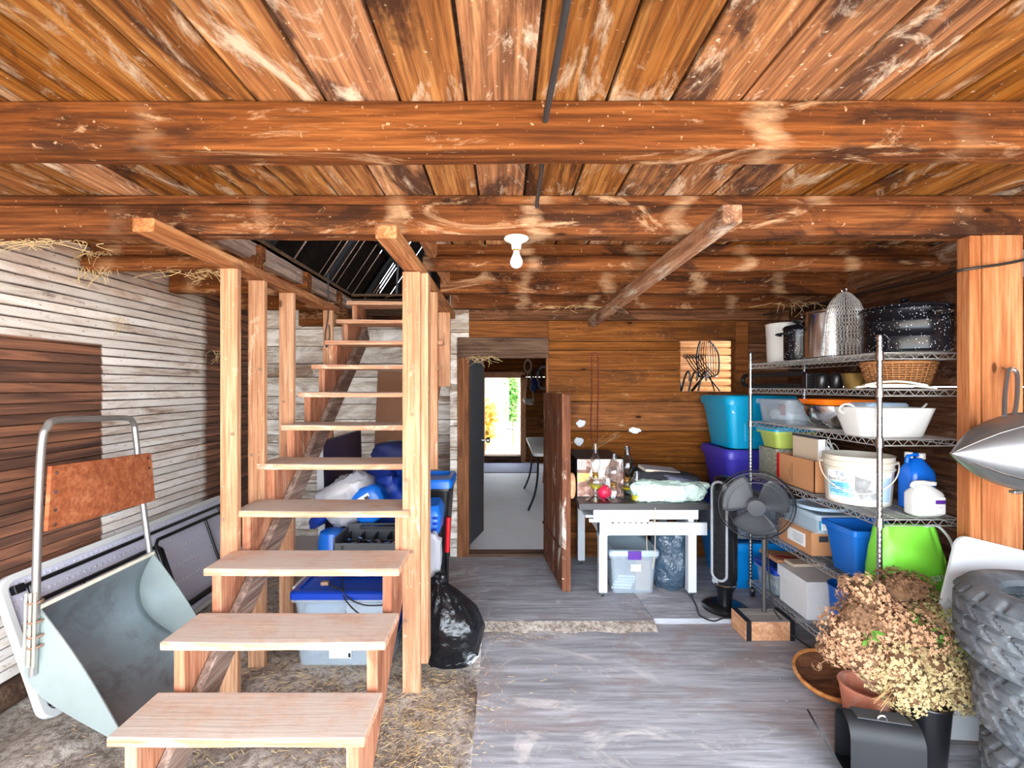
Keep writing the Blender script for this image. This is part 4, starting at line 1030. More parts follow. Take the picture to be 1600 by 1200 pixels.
for i in range(6):
    for j in range(5): mb.lathe([(.004, 0), (.004, .002)], 6, Matrix.Translation((1.868+.016*i, 2.9095, Z5+.015+.017*j)) @ Matrix.Rotation(PI/2, 4, 'X'))
mb.build('holes', 'darkgrey', pbx)['kind'] = 'stuff'
for i, (x, y) in enumerate(((1.895, 2.83), (1.955, 2.79))):
    o = MB().lathe([(.03, 0), (.034, .005), (.034, .075), (.03, .085), (.012, .095)], 24, Matrix.Translation((x, y, Z5))).build('canister', 'black', smooth=True)
    tag(o, ['glossy black canister next to the perforated black box', 'glossy black canister next to the brass pot'][i], 'canister', 'black canisters on the second tier')
pot('brass_pot', 'small dull brass pot beside the wicker basket', (2.00, 2.70), Z5, .088, .066, 'brass', flare=1.25)
wb = thing('wicker_basket', 'oval brown wicker basket on the second tier of the shelf', 'basket', (2.07, 2.49, Z5+.012))
mb = MB()
def el(t, a): 
    k = 1+.28*t; return (2.07+.135*k*math.cos(a), 2.49+.10*k*math.sin(a), Z5+.016+.115*t)
for j in range(11):
    t = j/10; mb.tube([Vector(el(t, 2*PI*i/72))+Vector((math.cos(2*PI*i/72), math.sin(2*PI*i/72), 0))*(.006*(1 if (i//3+j) % 2 else -1)) for i in range(72)], .0038, 5, closed=True)
mb.build('woven_side', 'wicker', wb, smooth=True)
mb = MB()
for i in range(36): mb.tube([el(0, 2*PI*i/36), el(1, 2*PI*i/36)], .0032, 5)
mb.build('stakes', 'wicker', wb, smooth=True)
MB().tube([el(1.04, 2*PI*i/48) for i in range(48)], .008, 8, closed=True).build('rim', 'wicker', wb, smooth=True)
MB().lathe([(.13, .0), (.13, .006)], 36, Matrix.Translation((2.07, 2.49, Z5+.012)), sy=.74).build('base', 'wicker', wb)
for i, (dz, s) in enumerate(((.003, 1.0), (.015, .75))):
    A, B = Vector((1.82, 2.455, Z5+dz)), Vector((2.12, 2.325, Z5+dz-.004)); cc = (A+B)/2
    pts = [A+(B-A)*t*1.0+Vector((0, 0, (.014+.012*i)*math.sin(PI*t))) for t in (k/10 for k in range(11))]
    if i: pts = [p+(cc-p)*.22*(1) for p in pts]
    mb = MB().seed(); nn = (B-A).cross(Vector((0, 0, 1))).normalized()
    mb.loft([[p-nn*.035, p+nn*.02, p+nn*.02+Vector((0, 0, .010)), p-nn*.035+Vector((0, 0, .010))] for p in pts])
    o = mb.build('pot_holder', 'creamcloth', bevel=.004); tag(o, ['long cream padded cloth curving along the front of the second tier', 'shorter cream padded cloth lying on another one under the basket'][i], 'cloth', 'cream padded cloths')

# third tier
Z4 = SH[3]
ct = tote('clear_tub', 'clear plastic tub of white packets at the far end of the third tier', 1.855, 2.17, 3.10, 3.48, Z4+.001, Z4+.165, 'clear', None, .02, r=.03)
for i, (x, y, z, mt) in enumerate(((1.94, 3.3, .05, 'paper'), (2.05, 3.22, .05, 'paper'), (1.98, 3.2, .10, 'paperp'))):
    o = MB().pillow((x, y, Z4+z+.01), (.055, .09, .035), .5, .5, .2, 14, 28, 16, seed=60+i).build('packet', mt, smooth=True); tag(o, ['white packet at the back of the clear tub', 'white packet at the front of the clear tub', 'printed packet on top inside the clear tub'][i], 'packet', 'packets in the clear tub')
o = MB().box((1.885, 3.185, Z4+.06), (1.89, 3.235, Z4+.13), Matrix.Translation((0, 0, 0))).build('packet', 'red', bevel=.001); tag(o, 'red-printed card seen through the side of the clear tub', 'packet', 'packets in the clear tub')
bw = thing('mixing_bowl', 'large stainless mixing bowl on the third tier', 'bowl', (2.02, 2.90, Z4))
prof = [(.07, 0), (.09, .003), (.13, .035), (.155, .075), (.168, .12), (.170, .138), (.176, .140), (.174, .143), (.166, .141), (.152, .078), (.127, .04), (.09, .009), (.01, .006)]
MB().lathe(prof, 56, Matrix.Translation((2.02, 2.90, Z4))).build('bowl', 'steel', bw, smooth=True)
o = MB().seed().loft([rrect(1.87, 2.15, 2.74, 3.0, .04, Z4+.146), rrect(1.85, 2.17, 2.72, 3.02, .05, Z4+.178), rrect(1.856, 2.164, 2.726, 3.014, .05, Z4+.178), rrect(1.876, 2.144, 2.746, 2.994, .04, Z4+.150)]).build('tray', 'orange', smooth=True); tag(o, 'orange plastic tray lying across the steel mixing bowl', 'tray')
wt = thing('handled_tub', 'white flexible tub with rope handles at the near end of the third tier', 'tub', (1.97, 2.46, Z4))
L = lambda z, k: rrect(1.965-.155*k, 1.965+.155*k, 2.46-.095*k, 2.46+.095*k, .05, z, 5)
MB().seed().loft([L(Z4+.001, .96), L(Z4+.006, 1), L(Z4+.075, 1.13), L(Z4+.143, 1.26), L(Z4+.147, 1.26), L(Z4+.146, 1.22), L(Z4+.075, 1.09), L(Z4+.012, .95)]).build('tub_body', 'whitep', wt, smooth=True)
for s_ in (-1, 1):
    x = 1.965+s_*.195
    MB().tube(smoothpath([(x-s_*.035, 2.42, Z4+.138), (x-s_*.0, 2.425, Z4+.163), (x+s_*.018, 2.45, Z4+.16), (x+s_*.02, 2.475, Z4+.135), (x-s_*.005, 2.48, Z4+.115)], 5), .005, 8).build('rope_handle', 'whitep', wt, smooth=True)
tote('food_box', 'pale blue lidded food box behind the white handled tub', 2.0, 2.2, 2.60, 2.74, Z4+.001, Z4+.165, 'lightblue', 'lightblue', .01, .03, r=.02)

# fourth tier
Z3 = SH[2]
tote('speckled_box', 'grey speckled box carrying a lime bin on the fourth tier', 1.875, 2.14, 3.27, 3.49, Z3+.001, Z3+.212, 'granite', None, .0, r=.006, lip=0)
tote('lime_bin', 'translucent lime green bin on top of the speckled grey box', 1.87, 2.15, 3.26, 3.5, Z3+.214, Z3+.365, 'lime', 'teal', .025, .02)
cb = thing('cardboard_box', 'open brown cardboard box with file and cables on the fourth tier', 'box', (1.98, 3.02, Z3))
x0, x1, y0, y1, z0, z1 = 1.862, 2.10, 2.845, 3.235, Z3+.001, Z3+.195
mb = MB()
for a, b in (((x0, y0, z0), (x1, y1, z0+.005)), ((x0, y0, z0), (x0+.005, y1, z1)), ((x1-.005, y0, z0), (x1, y1, z1)), ((x0, y0, z0), (x1, y0+.005, z1)), ((x0, y1-.005, z0), (x1, y1, z1))): mb.box(a, b, rnd=False)
mb.build('carton', 'card', cb)
MB().box((x0-.0012, y1-.03, z0), (x0, y1, z1-.002)).build('red_edge', 'red', cb)
mb = MB()
for i in range(9): mb.box((x0-.0012, 3.06, z0+.03+.014*i), (x0, 3.066+.004*(i % 2), z0+.038+.014*i)); 
for i in range(5): mb.box((x0-.0012, 3.085, z0+.06+.014*i), (x0, 3.091, z0+.068+.014*i))
mb.build('print', 'cardbrown', cb)['kind'] = 'stuff'
fo = thing('file_box', 'beige file panel with white edge standing in the cardboard box', 'file', (1.93, 3.0, Z3+.01))
MB().box((1.90, 2.87, Z3+.01), (1.94, 3.12, Z3+.335)).build('cover', 'card2', fo, bevel=.002); MB().box((1.899, 2.862, Z3+.01), (1.941, 2.87, Z3+.337)).build('white_edge', 'paper', fo); MB().box((1.897, 2.862, Z3+.325), (1.943, 3.12, Z3+.342)).build('dark_cap', 'darkgrey', fo)
wc = thing('cable_coil', 'tangle of white cables sticking out of the cardboard box', 'cable', (2.0, 2.9, Z3+.1))
for i in range(5):
    pts = [(1.985+random.uniform(-.02, .04), 2.88+random.uniform(-.01, .02), Z3+.10)]
    for j in range(4): pts.append((1.99+random.uniform(-.04, .07), 2.88+random.uniform(-.015, .05), Z3+.19+.035*j+random.uniform(-.01, .03)))
    pts.append((2.02+random.uniform(-.03, .04), 2.90, Z3+.12)); MB().tube(smoothpath(pts, 6), .0028, 6).build('cable', 'whitep', wc, smooth=True)
o = MB().pillow((1.965, 2.885, Z3+.20), (.016, .022, .07), .6, .6, .2, 20, 20, 14, seed=71).build('white_pouch', 'paper', smooth=True); tag(o, 'white pouch poking out beside the beige file', 'pouch')
o = MB().box((2.0, 2.86, Z3+.17), (2.09, 2.98, Z3+.185), Matrix.Translation((0, 0, 0.03))).build('brochure', 'paperp'); tag(o, 'printed brochure lying over the cardboard box edge', 'paper')
# labelled bucket
BX, BY, BR0, BR1, BH = 1.985, 2.66, .150, .166, .265
bk = thing('paint_bucket', 'cream bucket with teal label and bail handle on the fourth tier', 'bucket', (BX, BY, Z3))
T = Matrix.Translation((BX, BY, Z3))
br = lambda z: BR0+(BR1-BR0)*z/BH
MB().lathe([(BR0-.01, 0), (BR0, .006), (br(.19), .19), (br(.19)+.006, .193), (br(.2)+.006, .20), (br(.2), .203), (br(.225), .225), (br(.225)+.008, .228), (br(.235)+.008, .236), (br(.24), .24), (BR1, .262), (BR1+.004, .266), (BR1-.004, .266), (BR0-.006, .012), (.01, .01)], 56, T).build('bucket_body', 'cream', bk, smooth=True)
def cyl(a, z, off=.0015): 
    r = br(z)+off; return (BX+r*math.cos(a), BY+r*math.sin(a), Z3+z)
AC = math.atan2(-BY, -BX)       # direction from the bucket towards the room
def patch(name, a0, a1, z0, z1, mat, off=.0015): return MB().grid(14, 2, lambda u, v: cyl(a0+(a1-a0)*u, z0+(z1-z0)*v, off)).build(name, mat, bk, smooth=True)
patch('label', AC-1.0, AC+1.1, .02, .185, 'paper'); patch('label_teal_panel', AC-.95, AC-.12, .045, .125, 'tealprint', .0022); patch('label_photo', AC-.08, AC+.62, .04, .165, 'greyprint', .0022); patch('label_side_panel', AC+.64, AC+1.05, .03, .16, 'lightblue', .0022)
wrap = lambda a0, zc: (lambda x, y: cyl(a0+x/.16, zc+y, .003))
text('lettering', 'T.6', .034, 'bluejug', bk, wrap(AC-.52, .165)); text('lettering', 'Bond Rupture', .023, 'blackm', bk, wrap(AC-.53, .137)); text('lettering', 'PREMIUM FINISH', .013, 'grey', bk, wrap(AC+.3, .03))
mb = MB()
for i in range(5): 
    zz = .112-.012*i; mb.grid(8, 1, lambda u, v: cyl(AC-.9+.5*u, zz+.003*v, .003))
mb.build('label_lines', 'bluejug', bk)['kind'] = 'stuff'
sd = Vector((-math.sin(AC), math.cos(AC), 0)); fw = Vector((math.cos(AC), math.sin(AC), 0))
pts = [Vector((BX, BY, Z3+.225))+sd*(BR1+.012)*math.cos(t)+fw*(.02+.20*math.sin(t)*.92)+Vector((0, 0, -.145*math.sin(t))) for t in (PI*i/24 for i in range(25))]
MB().tube(pts, .0035, 8).build('bail_handle', 'cream', bk, smooth=True)
for s_ in (1, -1): MB().lathe([(.018, 0), (.018, .012), (.008, .016)], 16, Matrix.Translation(Vector((BX, BY, Z3+.225))+sd*s_*(BR1-.002)) @ sd.cross(Vector((0, 0, 1))).to_track_quat('Z', 'Y').to_matrix().to_4x4() @ Matrix.Rotation(-s_*PI/2, 4, 'X')).build('handle_ear', 'cream', bk, smooth=True)

def jug(name, label, x0, x1, y0, y1, z0, z1, mat, cap, capx, hole):
    t = thing(name, label, 'jug', ((x0+x1)/2, (y0+y1)/2, z0)); h = z1-z0; w_ = x1-x0; d = y1-y0
    L = lambda z, a, b, ins: rrect(x0+w_*a+ins, x1-w_*b-ins, y0+ins, y1-ins, min(w_, d)*.3, z, 5)
    MB().seed().loft([L(z0, 0, 0, .012), L(z0+.012, 0, 0, 0), L(z0+h*.66, 0, 0, 0), L(z0+h*.74, .02, .02, .004), L(z0+h*.86, .06, .08, .018), L(z0+h*.93, .10, .12, .028), L(z0+h*.95, .14, .16, .034)]).build('jug_body', mat, t, smooth=True)
    if hole:
        MB().tube(smoothpath([(x0+w_*.12, (y0+y1)/2, z0+h*.86), (x0+w_*.2, (y0+y1)/2, z0+h*.99), (x0+w_*.55, (y0+y1)/2, z0+h*1.0), (x0+w_*.66, (y0+y1)/2, z0+h*.9)], 5), .011, 10).build('jug_handle', mat, t, smooth=True)
    MB().lathe([(.02, z0+h*.93), (.021, z0+h*1.02), (.019, z0+h*1.035)], 20, Matrix.Translation((capx, (y0+y1)/2, 0))).build('cap', cap, t, smooth=True)
    return t
jg = jug('jug', 'blue plastic jug with white cap behind the small white jug', 2.10, 2.235, 2.43, 2.55, Z3+.001, Z3+.285, 'bluejug', 'whitep', 2.19, True)
MB().lathe([(.018, Z3+.27), (.019, Z3+.293), (.017, Z3+.3)], 18, Matrix.Translation((2.135, 2.50, 0))).build('cap', 'whitep', jg, smooth=True)
j2 = jug('jug', 'small white plastic jug with violet label by the near shelf corner', 2.02, 2.175, 2.325, 2.41, Z3+.001, Z3+.165, 'whitep', 'whitep', 2.135, True)
MB().box((2.085, 2.3235, Z3+.02), (2.165, 2.3245, Z3+.10)).build('label', 'paper', j2); MB().box((2.115, 2.322, Z3+.068), (2.165, 2.3232, Z3+.087)).build('label_band', 'purple2', j2); text('lettering', 'CLEANER', .011, 'grey', j2, lambda x, y: (2.125+x, 2.3225, Z3+.05+y))

# fifth tier
Z2 = SH[1]
c2 = thing('cardboard_box', 'closed brown cardboard box with shipping label under the clear bin', 'box', (2.0, 3.03, Z2))
MB().box((1.855, 2.86, Z2+.001), (2.13, 3.2, Z2+.14)).build('carton', 'card', c2, bevel=.002); MB().box((1.853, 2.92, Z2+.035), (1.855, 3.10, Z2+.115)).build('shipping_label', 'paper', c2)
mb = MB()
for i in range(5): mb.box((1.8518, 2.94, Z2+.05+.011*i), (1.853, 3.03+.01*(i % 3), Z2+.053+.011*i))
mb.build('label_print', 'grey', c2)['kind'] = 'stuff'
MB().box((1.90, 2.858, Z2+.085), (1.955, 2.86, Z2+.12)).build('stamp', 'darkgrey', c2)
MB().box((1.87, 2.85, Z2+.141), (2.10, 3.19, Z2+.143)).build('tape', 'paper', c2)
b5 = tote('clear_bin', 'clear shallow bin with blue sticker on the closed cardboard box', 1.86, 2.19, 2.80, 3.22, Z2+.146, Z2+.262, 'clearlid', None, .02, r=.03)
MB().box((1.88, 2.809, Z2+.17), (1.935, 2.813, Z2+.225)).build('sticker', 'paper', b5); MB().box((1.872, 2.809, Z2+.17), (1.88, 2.813, Z2+.225)).build('sticker_edge', 'teal', b5)
o = MB().lathe([(.13, 0), (.14, .003), (.142, .016), (.136, .022), (.128, .014), (.01, .012)], 48, Matrix.Translation((2.0, 2.99, Z2+.264))).build('round_lid', 'lightblue', smooth=True); tag(o, 'round white bucket lid lying on the clear bin', 'lid')
tote('blue_bin', 'open translucent blue bin between cardboard box and green bag', 1.85, 2.15, 2.50, 2.745, Z2+.001, Z2+.262, 'clearblue', None, .03, r=.02)
gbag = thing('shopping_bag', 'lime green shopping bag with white lettering at the near end of the fifth tier', 'bag', (2.03, 2.39, Z2))
mb = MB().seed(); loops = []; n = 60
for j in range(31):
    t = j/30; z = Z2+.002+.325*t; k = 1-.22*t**2; dpt = .085*(1-.72*t**1.5)
    loops.append([Vector((2.03-.02*t+.185*k*math.copysign(abs(math.cos(a))**.5, math.cos(a)), 2.385+dpt*math.copysign(abs(math.sin(a))**.6, math.sin(a))*(1+.16*math.sin(5*a+6*t)*t)+.012*mnoise.noise(Vector((math.cos(a)*3, math.sin(a)*3, t*4)))*(t > .02), z)) for a in (2*PI*i/n for i in range(n))])
mb.loft(loops).build('bag_body', 'green', gbag, smooth=True)
MB().tube(smoothpath([(2.09, 2.37, Z2+.32), (2.14, 2.34, Z2+.335), (2.19, 2.325, Z2+.27), (2.21, 2.33, Z2+.20)], 6), .006, 8).build('handle', 'white', gbag, smooth=True)
ca, sa = math.cos(.12), math.sin(.12)
text('lettering', 'save', .062, 'white', gbag, lambda x, y: (2.115+x*ca-y*sa, 2.288+.10*max(0, (2.115+x*ca-2.10))**1.2, Z2+.105+x*sa+y*ca))
# bottom tier
Z1 = SH[0]
wbx = thing('lidded_carton', 'white lidded archive carton on the bottom tier', 'box', (2.0, 3.05, Z1))
MB().box((1.86, 2.905, Z1+.001), (2.13, 3.20, Z1+.20)).build('carton', 'whitebox', wbx, bevel=.002); MB().box((1.85, 2.895, Z1+.165), (2.14, 3.21, Z1+.238)).build('lid', 'whitebox', wbx, bevel=.003)
tote('drawer_box', 'clear box with royal blue lid at the far end of the bottom tier', 1.855, 2.16, 3.235, 3.50, Z1+.001, Z1+.185, 'clear', 'blue', .012, .028, r=.025)
o = MB().box((1.90, 3.28, Z1+.03), (2.1, 3.45, Z1+.07)).build('papers', 'card2', bevel=.004); tag(o, 'tan papers inside the blue-lidded drawer box', 'paper')
pb = thing('paper_bag', 'flattened brown paper bag with red print on the blue-lidded box', 'bag', (2.0, 3.3, Z1+.2))
m = Matrix.Translation((2.0, 3.36, Z1+.215)) @ Matrix.Rotation(.12, 4, 'Y'); MB().box((-.13, -.12, -.01), (.13, .12, .018), m).build('bag', 'card', pb, bevel=.005); MB().box((-.10, -.05, .018), (.06, -.01, .0195), m).build('red_print', 'red', pb)
o = MB().box((-.12, -.05, 0), (.1, .05, .02), Matrix.Translation((2.02, 3.17, Z1+.246)) @ Matrix.Rotation(.05, 4, 'Z')).build('folded_paper', 'card2', bevel=.003); tag(o, 'folded tan paper lying on the white archive carton', 'paper')
pot('blue_tub', 'round blue plastic tub with wide rim on the bottom tier', (1.965, 2.70), Z1, .30, .10, 'blue2', 'tub', flare=1.15)
o = MB().box((2.08, 2.42, Z1+.001), (2.2, 2.55, Z1+.13)).build('box', 'navyb', bevel=.004); o.name = 'dark_box'; tag(o, 'small dark blue box behind the dried flowers on the bottom tier', 'box')

# -------------------------------------------------------------- stacked totes in the corner
tote('storage_tote', 'bright blue tote at the bottom of the corner stack', 1.72, 2.24, 3.62, 4.20, .038, .40, 'cyan', 'cyan', .05, .03)
tm = tote('storage_tote', 'clear tote of violet packets third from the top of the corner stack', 1.66, 2.22, 3.68, 4.18, .402, .70, 'clear', 'blue', .04, .03)
MB().box((1.74, 3.73, .43), (2.14, 3.76, .64)).build('packets', 'violetprint', tm, bevel=.01)
t1 = tote('storage_tote', 'purple tote directly under the turquoise tote', 1.755, 2.28, 3.72, 4.22, .702, 1.10, 'purple', 'purple', .045, .045, r=.06)
MB().box((1.80, 3.752, .93), (1.835, 3.756, 1.03), Matrix.Translation((0, 0, 0))).build('sticker', 'paperp', t1)
t2 = tote('storage_tote', 'large turquoise tote on top of the purple tote', 1.76, 2.30, 3.72, 4.24, 1.105, 1.525, 'teal', 'teal', .05, .04, r=.06)
MB().box((1.80, 3.735, 1.39), (1.85, 3.739, 1.44)).build('sticker', 'paper', t2); MB().box((1.825, 3.733, 1.415), (1.845, 3.735, 1.435)).build('sticker_print', 'blue', t2)
mb = MB().box((1.90, 3.742, 1.16), (2.14, 3.752, 1.38)); mb.build('front_panel', 'teal', t2, bevel=.006)

# ================================================================== FANS
tf = thing('tower_fan', 'black tower fan with silver oval trim beside the white table', 'fan', (1.555, 3.34, .037))
T = Matrix.Translation((1.555, 3.34, .037)) @ Matrix.Rotation(-.85, 4, 'Z')
MB().lathe([(.15, 0), (.155, .008), (.14, .02), (.06, .03), (.02, .032)], 40, T).build('base', 'black', tf, smooth=True)
MB().lathe([(.045, .03), (.045, .06), (.055, .13), (.075, .17)], 28, T).build('neck', 'black', tf, smooth=True)
MB().lathe([(.076, .172), (.08, .178), (.076, .184)], 32, T).build('silver_band', 'chrome', tf, smooth=True)
MB().lathe([(.074, .185), (.082, .22), (.082, .84), (.08, .88), (.068, .915), (.045, .93), (.01, .935)], 36, T).build('fan_body', 'black', tf, smooth=True)
loop = [T @ Vector((.052*math.cos(a) if True else 0, -.083-.004, .27-.052*abs(math.sin(a)) if math.sin(a) < 0 else .85+.052*math.sin(a))) for a in (2*PI*i/40 for i in range(40))]
MB().tube(loop, .009, 10, closed=True).build('trim_loop', 'grey', tf, smooth=True)
mb = MB()
for i in range(46): mb.box((-.045, -.088, .27+.0126*i), (.045, -.078, .276+.0126*i), T)
mb.build('grille', 'blackm', tf)
MB().box((-.05, -.086, .195), (-.01, -.079, .225), T).build('badge', 'grey', tf)
o = MB().tube(smoothpath([(1.52, 3.50, .10), (1.40, 3.52, .055), (1.36, 3.35, .045), (1.33, 3.22, .045), (1.38, 3.13, .05), (1.47, 3.17, .05), (1.58, 3.16, .05), (1.62, 3.22, .05)], 8), .005, 8).build('power_cord', 'cable', tf, smooth=True)

pf = thing('pedestal_fan', 'round black pedestal fan standing on a wooden block', 'fan', (1.71, 3.13, 0))
mb = MB(); mb.box((1.555, 2.98, 0), (1.80, 3.16, .118)); mb.build('wooden_block', 'rawwood', pf, bevel=.003)
mb = MB(); mb.box((1.556, 2.981, .1182), (1.799, 3.159, .1205)); mb.build('block_top', 'greytop', pf)
MB().box((1.522, 2.975, -.0), (1.553, 3.165, .124)).build('black_edge', 'blackm', pf); MB().box((1.802, 2.975, -.0), (1.825, 3.165, .124)).build('black_edge', 'blackm', pf)
MB().box((1.516, 2.978, .004), (1.5215, 3.162, .12)).build('side_board', 'rawwood', pf)
MB().lathe([(.014, .128), (.014, .72)], 16, Matrix.Translation((1.70, 3.10, 0))).build('pole', 'pole', pf, smooth=True)
FC = Vector((1.60, 3.02, .845)); ax = Vector((-.36, -.92, -.12)).normalized()
Q = ax.to_track_quat('Z', 'Y').to_matrix().to_4x4(); FM = Matrix.Translation(FC) @ Q
MB().tube([(1.70, 3.10, .70), (1.69, 3.12, .80), FC-ax*.10], .018, 12).build('tilt_bracket', 'black', pf, smooth=True)
MB().lathe([(.03, -.17), (.055, -.15), (.06, -.09), (.055, -.05)], 24, FM).build('motor', 'black', pf, smooth=True)
R = .225
for nm, zs in (('front_grille', 1), ('rear_grille', -1)):
    mb = MB()
    for rr, zz in ((R, 0), (R*.96, .03), (R*.72, .052), (.05, .06)): mb.tube([FM @ Vector((rr*math.cos(2*PI*i/56), rr*math.sin(2*PI*i/56), zs*zz)) for i in range(56)], .0022 if rr < R else .004, 5, closed=True)
    for i in range(84):
        a = 2*PI*i/84; sw = .25
        mb.tube([FM @ Vector((rr*math.cos(a+sw*k_), rr*math.sin(a+sw*k_), zs*zz)) for rr, zz, k_ in ((R, .0, 0), (R*.96, .03, .05), (R*.72, .052, .35), (.05, .06, 1))], .0009, 3, cap=False)
    mb.build(nm, 'blackm' if zs < 0 else 'darkgrey', pf, smooth=True)
for b in range(3):
    a0 = 2*PI*b/3+.5
    def bl(u, v):
        r = .03+.165*u; a = a0+(v-.5)*(1.7-.1*u)*(1 if u < .9 else .9); return FM @ Vector((r*math.cos(a), r*math.sin(a), .012+.05*(v-.5)*(.5+u)))
    MB().grid(10, 10, bl).build('blade', 'darkgrey', pf, smooth=True, solid=.002)
MB().lathe([(.055, -.02), (.055, .025), (.045, .032), (.01, .034)], 28, FM).build('hub', 'blackm', pf, smooth=True)
MB().lathe([(.05, .058), (.05, .064), (.01, .066)], 32, FM).build('badge', 'darkgrey', pf, smooth=True)
MB().tube(smoothpath([(1.72, 3.10, .66), (1.725, 3.09, .4), (1.735, 3.06, .18), (1.76, 3.0, .115), (1.80, 2.985, .05), (1.86, 2.9, .01), (1.95, 2.6, .008)], 8), .0045, 8).build('power_cord', 'cable', pf, smooth=True)
# ================================================================== WHITE TABLE AND WHAT IS ON IT
tb = thing('work_table', 'white framed work table with dark top against the back wall', 'table', (1.02, 3.85, .037))
MB().box((.545, 3.45, .70), (1.50, 4.27, .747)).build('tabletop', 'tabletop', tb, bevel=.003)
for (x, y) in ((.70, 3.50), (1.36, 3.50), (.645, 4.15), (1.36, 4.15)):
    lg = MB().box((x, y, .075), (x+.062, y+.062, .66)).build('leg', 'white', tb, bevel=.003)
    c = Vector((x+.03, y+.03, .037)); MB().lathe([(.016, -.012), (.019, -.008), (.019, .008), (.016, .012)], 18, Matrix.Translation(c+Vector((0, 0, .019))) @ Matrix.Rotation(PI/2, 4, 'Y')).build('caster', 'black', lg, smooth=True)
    MB().box((x+.012, y+.012, .05), (x+.05, y+.05, .078)).build('caster_plate', 'chrome', lg)
MB().box((.655, 3.475, .625), (1.425, 3.495, .70)).build('upper_apron', 'white', tb, bevel=.002)
poly = [(.70, .508), (1.49, .508), (1.49, .60), (1.06, .603)]
for i in range(6):
    xc = 1.03-.042*i
    poly += [(xc+.021-.042*t, .603-.012+.014*math.sin(PI*t)) for t in (k/6 for k in range(7))]
poly += [(.775, .605), (.70, .605)]
MB().prism(poly, 3.478, 3.498, 'Y').build('scalloped_apron', 'white', tb)
MB().box((.62, 3.462, .607), (1.06, 3.476, .632)).build('drawer_front', 'white', tb, bevel=.002); MB().box((.70, 3.466, .508), (.765, 3.478, .606)).build('corner_block', 'white', tb, bevel=.002)
MB().box((.70, 3.50, .51), (.72, 4.2, .62)).build('side_rail', 'white', tb); MB().box((1.40, 3.50, .51), (1.42, 4.2, .62)).build('side_rail', 'white', tb); MB().box((.68, 4.19, .51), (1.42, 4.21, .68)).build('rear_rail', 'white', tb)
MB().box((.60, 3.5, .632), (.66, 4.2, .65)).build('runner', 'white', tb)
ro = thing('string', 'thin grey string dangling from the front of the white table', 'string', (1.10, 3.455, .6))
MB().tube(smoothpath([(1.10, 3.452, .72), (1.098, 3.452, .62), (1.102, 3.458, .5), (1.096, 3.458, .36), (1.085, 3.46, .27)], 6), .003, 6).build('strand', 'rope', ro, smooth=True)
MB().tube(smoothpath([(1.098, 3.455, .62), (1.05, 3.456, .60), (1.04, 3.458, .5), (1.042, 3.46, .40)], 6), .0025, 6).build('strand', 'rope', ro, smooth=True)

TZ = .748
bx = thing('game_box', 'dark-sided picture box with photographs on its front standing on the white table', 'box', (.74, 3.9, TZ))
MB().box((.56, 3.665, TZ), (.925, 4.2, 1.04)).build('carton', 'blackm', bx, bevel=.002)
MB().box((.565, 3.662, TZ+.003), (.92, 3.665, 1.037)).build('printed_front', 'puzzle', bx); MB().box((.566, 3.660, .865), (.66, 3.662, .93)).build('yellow_panel', 'brass', bx); MB().box((.566, 3.660, .96), (.63, 3.662, 1.03)).build('pale_panel', 'paper', bx)
mb = MB()
for j in range(4):
    for i in range(3): mb.box((.575+.018*i, 3.6590, .97+.014*j), (.585+.018*i, 3.660, .979+.014*j))
mb.build('small_print', 'cardbrown', bx)['kind'] = 'stuff'
def lamp(label, c, fprof, fmat, zt, chim, cm, oil=None):
    t = thing('oil_lamp', label, 'lamp', (c[0], c[1], TZ), 'oil lamps on the white table'); T = Matrix.Translation((c[0], c[1], TZ))
    MB().lathe(fprof, 36, T).build('font', fmat, t, smooth=True)
    if oil: MB().lathe(oil, 28, T).build('oil', 'oil', t, smooth=True)
    MB().lathe([(.012, zt-.004), (.022, zt), (.024, zt+.012), (.018, zt+.02), (.026, zt+.03), (.022, zt+.034)], 24, T).build('burner', 'brass', t, smooth=True)
    MB().lathe([(r, zt+.03+z) for r, z in chim], 32, T, False, False).build('chimney', cm, t, smooth=True)
lamp('oil lamp on a tall glass foot with wide shallow font', (.68, 3.535), [(.07, 0), (.072, .006), (.05, .02), (.022, .04), (.018, .065), (.026, .085), (.06, .12), (.078, .145), (.076, .16), (.05, .172), (.018, .178)], 'glass', .178, [(.022, 0), (.026, .02), (.038, .055), (.040, .08), (.032, .11), (.018, .14), (.015, .17), (.015, .215)], 'glass', [(.02, .09), (.05, .118), (.052, .125), (.01, .126)])
lamp('oil lamp with squat straight font at the front of the table', (.815, 3.53), [(.052, 0), (.055, .005), (.055, .085), (.048, .098), (.02, .108)], 'glass', .108, [(.024, 0), (.03, .02), (.052, .055), (.056, .075), (.045, .11), (.028, .15), (.019, .19), (.017, .215)], 'glass', None)
lamp('oil lamp with smoky chimney behind the squat one', (.945, 3.64), [(.05, 0), (.053, .005), (.03, .03), (.035, .05), (.055, .075), (.055, .10), (.02, .125)], 'glass', .125, [(.022, 0), (.03, .02), (.048, .06), (.05, .09), (.04, .13), (.024, .17), (.02, .20), (.026, .235)], 'smoke', [(.01, .055), (.04, .07), (.045, .08), (.01, .081)])
lamp('small oil lamp with green oil nearly hidden beside the mint sheet', (.99, 3.545), [(.04, 0), (.044, .005), (.044, .06), (.02, .08)], 'glass', .08, [(.02, 0), (.026, .02), (.03, .05), (.02, .09), (.016, .11)], 'glass', [(.038, .006), (.038, .04), (.01, .042)])
o = MB().lathe([(.005, 0), (.03, .006), (.048, .03), (.052, .052), (.044, .08), (.028, .097), (.005, .104)], 28, Matrix.Translation((.762, 3.605, TZ))).build('ball', 'pink', smooth=True); tag(o, 'red rubber ball between the oil lamps', 'ball')
